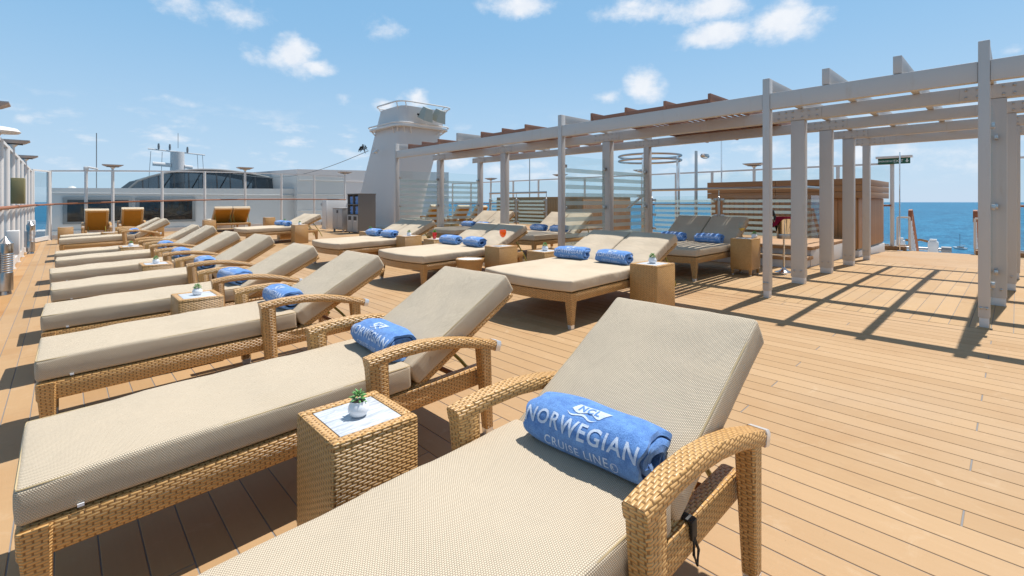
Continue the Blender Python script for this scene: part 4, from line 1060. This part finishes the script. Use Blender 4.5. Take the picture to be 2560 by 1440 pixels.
# shower ring
t = thing('shower_ring', 'round chrome shower frame behind the pergola', 'shower', (11.1, 6.55, camber(11.1)))
for zz, nm in ((2.20, 'upper_ring'), (2.08, 'lower_ring')):
    add(nm, G().tube([(.78 * math.cos(2 * math.pi * i / 40), .78 * math.sin(2 * math.pi * i / 40), zz) for i in range(40)], .028, 8, True).mesh(nm), 'steel', t)
for a in (200, 320): add('column', G().lathe([(.05, 0), (.045, 2.2)], 12, (.76 * math.cos(R(a)), .76 * math.sin(R(a)), 0)).mesh('column'), 'chrome', t)
add('cross_arm', G().tube([(.76 * math.cos(R(200)), .76 * math.sin(R(200)), 2.12), (0, 0, 2.16), (.76 * math.cos(R(20)), .76 * math.sin(R(20)), 2.2)], .02, 8).mesh('cross_arm'), 'chrome', t)
for zz in (1.75, 1.15): add('shower_head', G().tube([(.76 * math.cos(R(200)), .76 * math.sin(R(200)), zz), (.76 * math.cos(R(200)) - .12, .76 * math.sin(R(200)) + .1, zz + .02)], .03, 8).mesh('shower_head'), 'steel', t)
add('tray', G().lathe([(.7, 0), (.7, .05), (.001, .055)], 30, cap=False).mesh('tray'), 'white', t)
# lamp post and poles
t = thing('lamp_post', 'steel lamp post with oval head above the hot tub', 'lamp', (13.2, 6.3, camber(13.2)))
add('pole', G().lathe([(.05, 0), (.04, 2.55), (.001, 2.56)], 12, cap=False).mesh('pole'), 'steel', t)
add('head', G().loft([[(.06 + (.24 + .0) * (1 if True else 0) + .22 * math.cos(a) * s_, -.12 + .10 * math.sin(a) * s_, 2.42 + zz) for a in [2 * math.pi * j / 16 for j in range(16)]] for s_, zz in ((.4, -.08), (.85, -.05), (1, 0), (.8, .05), (.2, .07))]).mesh('head'), 'steel', t)
o = add('flag_pole', G().lathe([(.022, 0), (.018, 3.0)], 8).mesh('flag_pole'), 'chrome', None, (12.9, 5.45, camber(12.9))); tag(o, 'thin chrome pole rising beside the pergola post above the tub', 'pole')
o = add('flag_pole', G().lathe([(.025, 0), (.02, 2.7)], 8).mesh('flag_pole'), 'steel', None, (12.6, 12.4, camber(12.6))); tag(o, 'thin grey pole behind the tower end of the pergola', 'pole')

# ------------------------------------------------------------------ champagne bucket
t = thing('bucket_stand', 'chrome pedestal stand holding the champagne bucket', 'stand', (7.1, 2.16, camber(7.1)))
add('base', G().lathe([(.115, 0), (.113, .006), (.06, .02), (.03, .045), (.015, .07)], 32, cap=False).mesh('base', ang=70), 'chrome', t)
add('stem', G().lathe([(.014, .06), (.012, .40), (.013, .46)], 14).mesh('stem'), 'chrome', t); add('cup', G().lathe([(.085, .455), (.09, .50), (.088, .52)], 28, cap=False).mesh('cup'), 'steel', t)
t2 = thing('champagne_bucket', 'shiny steel champagne bucket on the pedestal stand', 'bucket', (7.1, 2.16, camber(7.1) + .46))
add('body', G().lathe([(.001, 0), (.078, 0), (.082, .02), (.098, .27), (.102, .275), (.1, .28), (.094, .27), (.076, .03), (.001, .03)], 36, cap=False).mesh('body', ang=60), 'chrome', t2)
for a in (-46, 134): add('handle', G().tube([(.096 * math.cos(R(a)), .096 * math.sin(R(a)), .23), (.125 * math.cos(R(a)), .125 * math.sin(R(a)), .23)], .014, 10).mesh('handle'), 'chrome', t2)
t3 = thing('champagne_bottle', 'dark champagne bottle leaning in the steel bucket', 'bottle', (7.1 - .0, 2.19, camber(7.1) + .50), (R(-14), R(-14), 0))
add('glass_body', G().lathe([(.001, 0), (.042, 0), (.043, .16), (.036, .21), (.018, .26), (.015, .31), (.015, .34)], 20, cap=False).mesh('glass_body'), 'bottle', t3); add('foil', G().lathe([(.0165, .27), (.0165, .36), (.001, .363)], 16, cap=False).mesh('foil'), 'dark', t3)
def m_cloth():
    vs = []; fs = []; n = 48; m_ = 8
    for i in range(n):
        a = 2 * math.pi * i / n; side = abs(math.cos(a - R(-46)))
        for j in range(m_ + 1):
            q = j / m_; drop = (.03 + .13 * side ** 4); r = .094 + .008 * min(1, q * 5) + .055 * q * side ** 3 * (.8 + .3 * math.sin(i * 1.7))
            if j == 0: r = .090
            vs.append((r * math.cos(a), r * math.sin(a), .272 + (.013 if j in (1,) else (0 if j == 0 else .012)) - max(0, q - .12) * drop))
    for i in range(n):
        for j in range(m_): a = i * (m_ + 1) + j; b_ = ((i + 1) % n) * (m_ + 1) + j; fs.append((a, b_, b_ + 1, a + 1))
    return mesh('napkin', vs, fs, True, 70)
o = add('napkin', m_cloth(), 'cloth', None, (7.1, 2.16, camber(7.1) + .466)); tag(o, 'burgundy cloth draped over the rim of the champagne bucket', 'napkin')

# ------------------------------------------------------------------ cabinets with towels
t = thing('towel_cabinet', 'tall dark grey cabinet with open shelves of blue towels', 'cabinet', (6.40, 13.45, camber(6.6)))
Wc, Dc, Hc = .74, .56, 1.18      # extends +Y (width), +X (depth); open face toward -X
add('shell', G().box(0, Dc, 0, .02, .03, Hc).box(0, Dc, Wc - .02, Wc, .03, Hc).box(Dc - .02, Dc, .02, Wc - .02, .03, Hc).box(-.01, Dc + .01, -.012, Wc + .012, Hc, Hc + .025).mesh('shell'), 'cab', t)
for zz in (.03, .56, .86): add('shelf', G().box(.002, Dc - .02, .02, Wc - .02, zz, zz + .02).mesh('shelf'), 'cab', t)
add('divider', G().box(.003, Dc - .02, Wc / 2 - .01, Wc / 2 + .01, .05, Hc - .002).mesh('divider'), 'cab', t)
for k in (0, 1):
    y0 = .022 + k * (Wc / 2 - .01); dr = add('door', G().box(-.016, 0, y0, y0 + Wc / 2 - .026, .05, .555, .003).mesh('door'), 'cablight', t)
    add('slot', G().box(-.0185, -.0165, y0 + .06, y0 + .27, .40, .52).mesh('slot'), 'dark', dr); add('name_plate', G().box(-.0185, -.0165, y0 + .1, y0 + .22, .365, .378).mesh('name_plate'), 'alu', dr)
    for q, z0 in enumerate((.585, .885)):
        for s_ in range(5):
            f = add('folded_towel', cached('folded', lambda: rbox(.15, .13, .024, .018, 3, 3, 1, None, 'folded_towel')), 'towel', None, (6.40 + .20 + random.uniform(-.01, .01), 13.45 + y0 + .165 + random.uniform(-.015, .015), camber(6.6) + z0 + .022 + s_ * .047))
            tag(f, f"{('lowest', 'second', 'middle', 'fourth', 'topmost')[s_]} folded blue towel in the {('lower', 'upper')[q]} {('right', 'left')[k]} shelf of the tall cabinet", 'towel', 'folded towels in the cabinet')
for a in (.03, Dc - .05):
    for b in (.03, Wc - .05): add('foot', G().box(a, a + .03, b, b + .03, 0, .031).mesh('foot'), 'dark', t)
t = thing('low_cabinet', 'low light grey two door cabinet beside the tall one', 'cabinet', (6.36, 14.45, camber(6.6)))
add('carcass', G().box(.012, .5, 0, .78, .09, .74, .004).box(-.01, .515, -.015, .795, .741, .765, .004).mesh('carcass'), 'cablight', t)
for k in (0, 1):
    dr = add('door', G().box(-.006, .011, .03 + k * .365, .03 + k * .365 + .355, .1, .72, .003).mesh('door'), 'cablight', t); add('handle', G().box(-.014, -.0065, .33 + k * .075, .36 + k * .075, .60, .69).mesh('handle'), 'dark', dr)
for a in (.02, .44):
    for b in (.02, .70): add('foot', G().box(a, a + .05, b, b + .05, 0, .0905).mesh('foot'), 'cablight', t)
t = thing('deck_gate', 'white gate panel with steel hinges behind the low cabinet', 'gate', (6.30, 15.6, camber(6.6)))
add('panel', G().box(0, .06, 0, .35, .05, 1.0, .006).mesh('panel'), 'white', t); add('return_panel', G().box(.06, 1.3, .3, .36, .05, 1.0, .006).mesh('return_panel'), 'white', t)
for zz in (.18, .82): add('hinge', G().lathe([(.02, zz), (.02, zz + .09)], 8, (-.01, .36, 0)).mesh('hinge'), 'steel', t)

# ------------------------------------------------------------------ white tower
TT = thing('vent_tower', 'tall white leaning ventilation tower with curved ledges', 'tower', (0, 0, 0))
def rrect(x0, x1, y0, y1, z, r, n=6):
    pts = []
    for (cx, cy, a0) in ((x1 - r, y1 - r, 0), (x0 + r, y1 - r, 90), (x0 + r, y0 + r, 180), (x1 - r, y0 + r, 270)):
        for i in range(n + 1): a = R(a0 + 90 * i / n); pts.append((cx + r * math.cos(a), cy + r * math.sin(a), z))
    return pts
def lerp(a, b, q): return a + (b - a) * q
def tw(z, grow=0.):
    q = max(0, (z - .15) / 4.55)
    return (lerp(8.62, 9.05, q) - grow, lerp(9.87, 11.15, q ** 1.15) + grow, lerp(15.4, 15.45, q) - grow, lerp(18.9, 17.3, q) + grow)
add('casing', G().loft([rrect(*tw(z), z, .30) for z in (.1, 1.2, 2.4, 3.4, 3.95, 4.4, 4.72)]).mesh('casing', ang=30), 'shipwhite', TT)
add('skirt', G().loft([rrect(*tw(.15, .05), z, .42) for z in (.05, .28)]).mesh('skirt'), 'white', TT)
add('ledge', G().loft([rrect(*tw(3.95, .22), z, .45) for z in (3.93, 4.0)]).mesh('ledge'), 'white', TT)
add('ledge_rail', G().tube(rrect(*tw(3.95, .24), 4.06, .45), .028, 7, True).mesh('ledge_rail'), 'white', TT)
add('top_rail', G().tube(rrect(*tw(4.72, .14), 4.86, .45), .028, 7, True).mesh('top_rail'), 'white', TT)
for k in range(0, 28, 3):
    p = rrect(*tw(4.72, .14), 4.86, .45)[k]; q = rrect(*tw(4.6, .0), 4.6, .45)[k]; add('rail_bracket', G().tube([p, q], .018, 6).mesh('rail_bracket'), 'white', TT)
for k in range(0, 28, 2):
    p = rrect(*tw(3.95, .19), 3.93, .5)[k]; q = rrect(*tw(3.75, .0), 3.72, .45)[k]; add('ledge_bracket', G().tube([p, q], .02, 6).mesh('ledge_bracket'), 'white', TT)
for X, nm in ((9.75, 'left floodlight high on the white tower'), (10.32, 'right floodlight high on the white tower')):
    t = thing('flood_light', nm, 'floodlight', (X, 15.05, 4.22), (R(22), R(8), 0), 'floodlights on the tower')
    add('housing', G().loft([[(-.2, -.28, -.02), (.2, -.28, -.02), (.2, .22, -.02), (-.2, .22, -.02)], [(-.13, -.12, .42), (.13, -.12, .42), (.13, .16, .42), (-.13, .16, .42)]]).mesh('housing', ang=20), 'flood', t)
    add('lens', G().lathe([(.13, -.03), (.10, -.045), (.001, -.05)], 20, (0, -.03, 0), cap=False).mesh('lens'), 'alu', t); add('yoke', G().box(-.25, .25, .16, .2, .05, .12, .005).mesh('yoke'), 'dark', t)
for (X, Y, z, nm) in ((8.66, 16.6, 3.1, 'small spotlight pair on the shaded side of the tower'), (9.75, 15.38, 3.2, 'small spotlight on the lit side of the tower')):
    t = thing('spot_light', nm, 'spotlight', (X, Y, z)); add('bracket', G().box(-.04, .04, -.04, .04, -.02, .05, .005).mesh('bracket'), 'white', t)
    for s_ in (-1, 1): add('lamp_head', G().tube([(-.05, s_ * .07, 0), (-.12, s_ * .12, -.1)], [.03, .06], 10).mesh('lamp_head'), 'alu', t)
gg = G(); random.seed(3)
for k in range(46):
    a = random.random() * 6.28; r = .12 * random.random(); l = .12 + .1 * random.random(); p = Vector((8.80 + r * math.cos(a), 18.1 + .55 * (random.random() - .5), 3.40 + r * math.sin(a) - .02)); gg.tube([p, p + Vector((random.uniform(-.08, .08), random.uniform(-.12, .12), -l * random.random()))], .012, 4)
o = add('cable_bundle', gg.mesh('cable_bundle'), 'black'); tag(o, 'black tangle of cables hanging on the side of the tower', 'cables')
pts = []
for i in range(25):
    q = i / 24; pts.append((lerp(8.9, 6.1, q), lerp(17.8, 26.5, q), lerp(3.2, 2.55, q) - .55 * math.sin(math.pi * q)))
o = add('stay_wire', G().tube(pts, .012, 5).mesh('stay_wire'), 'greyframe'); tag(o, 'thin wire sagging from the tower across the sky', 'wire')

# ------------------------------------------------------------------ ship structure forward of the windscreen
def deckhouse(label, name, rings, mt='shipwhite'):
    t = thing(name, label, 'deckhouse', (0, 0, 0)); add('wall', G().loft(rings).mesh('wall', ang=20), mt, t); return t
t = deckhouse('low white deckhouse with two wide dark windows beyond the glass', 'deckhouse', [[(-.6, 24, -2), (12.6, 24, -2), (12.6, 32, -2), (-.6, 32, -2)], [(-.35, 24, 1.66), (8.6, 24, 1.80), (8.6, 32, 1.80), (-.35, 32, 1.66)]])
for i, (a, b) in enumerate(((.0, 2.0), (2.1, 4.1))):
    f = add('window_frame', G().box(a, b, 23.93, 23.998, .33, 1.33, .01).mesh('window_frame'), 'greyframe', t)
    add('pane', G().box(a + .12, b - .12, 23.915, 23.929, .42, 1.23).mesh('pane'), 'window', f)
for zz in (.05, 1.45): add('ledge', G().box(-.3, 8.5, 23.95, 23.999, zz, zz + .05, .01).mesh('ledge'), 'shipwhite', t)
t = deckhouse('taller white deckhouse block beside the tower', 'deckhouse', [[(8.14, 23.6, -2), (17, 23.6, -2), (17, 31, -2), (8.14, 31, -2)], [(8.14, 23.6, 2.72), (17, 23.6, 2.95), (17, 31, 2.95), (8.14, 31, 2.9)]])
for zz in (.7, 1.5, 2.2): add('ledge', G().box(8.2, 16.9, 23.55, 23.598, zz, zz + .04, .01).mesh('ledge'), 'shipwhite', t)
# curved glass roof
t = thing('glass_roof', 'dark curved glass roof beyond the deckhouse', 'roof', (0, 0, 0))
def roofz(q): return 1.60 + 1.12 * (math.sin(math.pi * min(1, q ** .8)) ** .7 if 0 < q < 1 else 0)
NR = 14; X0r, X1r = 2.05, 10.2
for k in range(NR):
    a, b = k / NR, (k + 1) / NR; xa, xb = lerp(X0r, X1r, a), lerp(X0r, X1r, b)
    vs = [(xa, 27, 1.45), (xb, 27, 1.45), (xb, 27.3, roofz(b)), (xa, 27.3, roofz(a)), (xb, 33, roofz(b) + .1), (xa, 33, roofz(a) + .1)]
    add('roof_pane', G().add(vs, [(0, 1, 2, 3), (3, 2, 4, 5)]).mesh('roof_pane', False), 'smoke', t)
    add('rib', G().tube([(xa, 26.98, 1.45), (xa, 27.28, roofz(a) + .01), (xa, 30, roofz(a) + .06)], .03, 5).mesh('rib'), 'dark', t)
    if k % 2 == 0 and 1 < k < 12: add('brace', G().tube([(xa, 27.3, 1.5), (xb, 27.4, roofz(b) - .05)], .03, 5).mesh('brace'), 'dark', t)
add('eave', G().tube([(lerp(X0r, X1r, i / 20), 27.27, roofz(i / 20) + .03) for i in range(21)], .05, 6).mesh('eave'), 'greyframe', t)
add('gutter', G().box(X0r - .1, X1r + .1, 26.9, 26.98, 1.42, 1.54).mesh('gutter'), 'dark', t)
add('inner_floor', G().box(X0r, X1r, 28, 33, 1.2, 1.3).mesh('inner_floor'), 'dark', t)
# radar mast
t = thing('radar_mast', 'distant white radar mast with crossbars above the glass roof', 'mast', (5.5, 38, 1.6)); t.scale = (.74, .74, 1)
add('drum', G().lathe([(.58, 0), (.52, 2.85), (.001, 2.9)], 24, cap=False).mesh('drum'), 'shipwhite', t)
add('yard', G().tube([(-2.1, 0, 2.95), (2.1, 0, 2.75)], .05, 6).mesh('yard'), 'white', t); add('scanner', G().tube([(-1.8, -.2, 2.0), (-.5, -.2, 1.95)], .13, 8).mesh('scanner'), 'white', t); add('scanner', G().tube([(.5, -.2, 1.9), (1.1, -.2, 1.85)], .12, 8).mesh('scanner'), 'white', t)
for x, zz in ((-1.35, 2.95), (-.55, 2.95), (.75, 2.85)): add('sensor', G().lathe([(.07, 0), (.09, .2), (.06, .38)], 8, (x, 0, zz)).mesh('sensor'), 'greyframe', t)
for x in (-1.9, -1.1, 1.5, 1.9): add('stay', G().tube([(x, 0, 2.8), (x * 1.1, 0, .2)], .018, 4).mesh('stay'), 'greyframe', t)
add('whip_aerial', G().tube([(.05, 0, 3.1), (.05, 0, 4.1)], .02, 4).mesh('whip_aerial'), 'greyframe', t)
o = add('radome', G().lathe([(.3, 0), (.32, .15), (.2, .33), (.001, .4)], 20, (0, 0, 0), cap=False).mesh('radome'), 'white', None, (.28, 27.0, 1.60)); o.scale = (.55, .55, .55); tag(o, 'small white radome on the deckhouse roof at left', 'radome')
o = add('whip_aerial', G().tube([(0, 0, 0), (0, 0, 2.6)], .018, 5).mesh('whip_aerial'), 'greyframe', None, (1.05, 27, 1.5)); tag(o, 'thin vertical aerial behind the far windscreen at left', 'aerial')
# lower decks seen through the corner pane
t = thing('lower_deck', 'white lower deck with slatted roofs seen through the corner glass', 'deck structure', (-1.4, 30, -3.2))
add('roof', G().loft([[(-.9, 0, 2.2), (.75, 0, 2.2), (.75, 8, 2.2), (-.9, 8, 2.2)], [(-.6, .3, 2.7), (.5, .3, 2.7), (.5, 7.5, 2.7), (-.6, 7.5, 2.7)]]).mesh('roof', ang=20), 'white', t)
for k in range(5): add('slat', G().box(-.8, .7, -.1 - k * .9, .25 - k * .9, 1.5 - k * .28, 1.56 - k * .28).mesh('slat'), 'white', t)
add('base', G().box(-1.0, .8, -4.2, 8, -3, .2).mesh('base'), 'greyframe', t); add('davit', G().tube([(.1, -2, .2), (.1, -2, 3.6)], .04, 6).mesh('davit'), 'white', t)

# ------------------------------------------------------------------ starboard stair opening, sign, far things
zs = camber(14.3)
t = thing('exit_sign', 'green emergency exit sign on a white post by the stairs', 'sign', (14.30, 1.99, zs + 2.06))
add('header', G().box(-.06, .1, -.34, .34, .115, .17, .004).mesh('header'), 'white', t)
bd = add('board', G().box(-.02, .02, -.30, .30, -.02, .114, .003).mesh('board'), 'green', t)
def flat_text(name, body, size, parent, x, y, z, bold=0.):
    vs, fs = text_geo(body, size, 0, 0, bold, 1.05)
    me = mesh(name, [(0, -v[0], v[1]) for v in vs], fs, False); return add(name, me, 'signwhite', parent, (x, y, z))
flat_text('lettering', 'EMERGENCY', .055, bd, -.0225, .14, .03, .0003); flat_text('lettering', 'EXIT', .085, bd, -.0225, -.085, .018, .001)
add('arrow', mesh('arrow', [(0, -.245 + a, .0 + b) for a, b in ((-.012, .09), (.012, .09), (.012, .045), (.035, .045), (0, .005), (-.035, .045), (-.012, .045))], [(0, 1, 2, 3, 4, 5, 6)], False), 'signwhite', bd, (-.0225, 0, 0))
o = add('wire_post', G().lathe([(.06, 0), (.05, .02), (.014, .03), (.014, 2.3)], 10).mesh('wire_post'), 'chrome', None, (14.15, 1.86, zs)); tag(o, 'thin chrome post beside the exit sign', 'post')
for Y, nm, gy in ((1.72, 'left white stair railing with red brown handrail going below deck', .22), (.62, 'right white stair railing with red brown handrail going below deck', -.12)):
    t = thing('stair_railing', nm, 'railing', (14.55, Y, zs))
    pts = [(-.04, 0, .70), (.0, 0, .93), (.10, 0, .95), (1.3, 0, -.25), (2.2, 0, -1.15)]
    add('hand_rail', G().tube(pts, 1., sec=[(-.035, -.022), (.035, -.022), (.035, .022), (-.035, .022)]).mesh('hand_rail'), 'rail', t)
    add('newel', G().box(-.02, .14, -.02, .02, 0, .90, .004).mesh('newel'), 'white', t)
    for k in range(12): 
        xx = .18 + k * .11; add('baluster', G().tube([(xx, 0, .84 - xx), (xx, 0, .84 - xx - .85)], .016, 5).mesh('baluster'), 'white', t)
    for q in (.3, .62): add('wire', G().tube([(.12, 0, .9 - q * .8), (1.4, 0, -.38 - q * .8)], .01, 5).mesh('wire'), 'white', t)
    fr = G()
    for a, b in (((-.12, 0, .12), (-.12, 0, .78)), ((-.12, 0, .78), (-.12, gy, .78)), ((-.12, gy, .78), (-.12, gy, .12)), ((-.12, gy, .12), (-.12, 0, .12))): fr.tube([a, b], .024, 6)
    add('side_gate', fr.mesh('side_gate'), 'white', t)
for Y0, Y1, nm in ((1.76, 2.5, 'left teak sill beside the stair opening'), (-.3, .60, 'right teak sill beside the stair opening')):
    o = add('deck_sill', G().box(14.2, 14.36, Y0, Y1, 0, .10, .006).mesh('deck_sill'), 'teakY', None, (0, 0, zs)); tag(o, nm, 'sill')
t = thing('winch_frame', 'white mooring winch with a long bar on a lower deck', 'winch', (20.5, 2.27, -.35))
for s_ in (-.42, .42): add('cheek', G().box(-.1, .1, s_ - .13, s_ + .13, -.22, .22, .03).box(-.07, .07, s_ - .09, s_ + .09, .2, .3, .02).mesh('cheek'), 'white', t)
add('bar', G().tube([(0, -.75, -.03), (0, .75, -.03)], .05, 8).mesh('bar'), 'steel', t); add('cable_loom', G().tube([(0, -.3, .21), (0, -.1, .26), (0, .1, .2), (0, .28, .24)], .04, 6).mesh('cable_loom'), 'browntube', t); add('motor', G().tube([(0, -.62, -.02), (0, -.86, -.02)], .1, 10).mesh('motor'), 'greyframe', t)
add('pedestal', G().box(-.25, .25, -.6, .55, -2.6, -.23, .02).mesh('pedestal'), 'white', t)
o = add('lower_terrace', G().box(14.8, 27, -6, 9, -3.4, -2.9).mesh('lower_terrace'), 'white', kind='structure')
l = (2402 - 1280) / 1190.; dsa = 262
bx_, by_ = dsa * (FW[0] + l * RT[0]), dsa * (FW[1] + l * RT[1])
t = thing('sailing_boat', 'tiny sailing boat with bare mast on the sea', 'boat', (bx_, by_, -25.0), (0, 0, .9))
add('hull', G().loft([[(-2.8, -.5, -.3), (2, -.5, -.3), (3.6, 0, -.3), (2, .5, -.3), (-2.8, .5, -.3)], [(-3, -1.1, 1), (2.2, -1, 1.1), (4.6, 0, 1.3), (2.2, 1, 1.1), (-3, 1.1, 1)]]).mesh('hull', ang=20), 'white', t)
add('cabin', G().box(-1.4, 1.5, -.6, .6, 1, 1.7, .1).mesh('cabin'), 'greyframe', t); add('mast', G().tube([(.5, 0, 1), (.5, 0, 8.6)], .09, 6).mesh('mast'), 'greyframe', t); add('boom', G().tube([(.5, 0, 2.4), (-2.6, 0, 2.4)], .12, 6).mesh('boom'), 'white', t)
print('objects', len(bpy.data.objects))
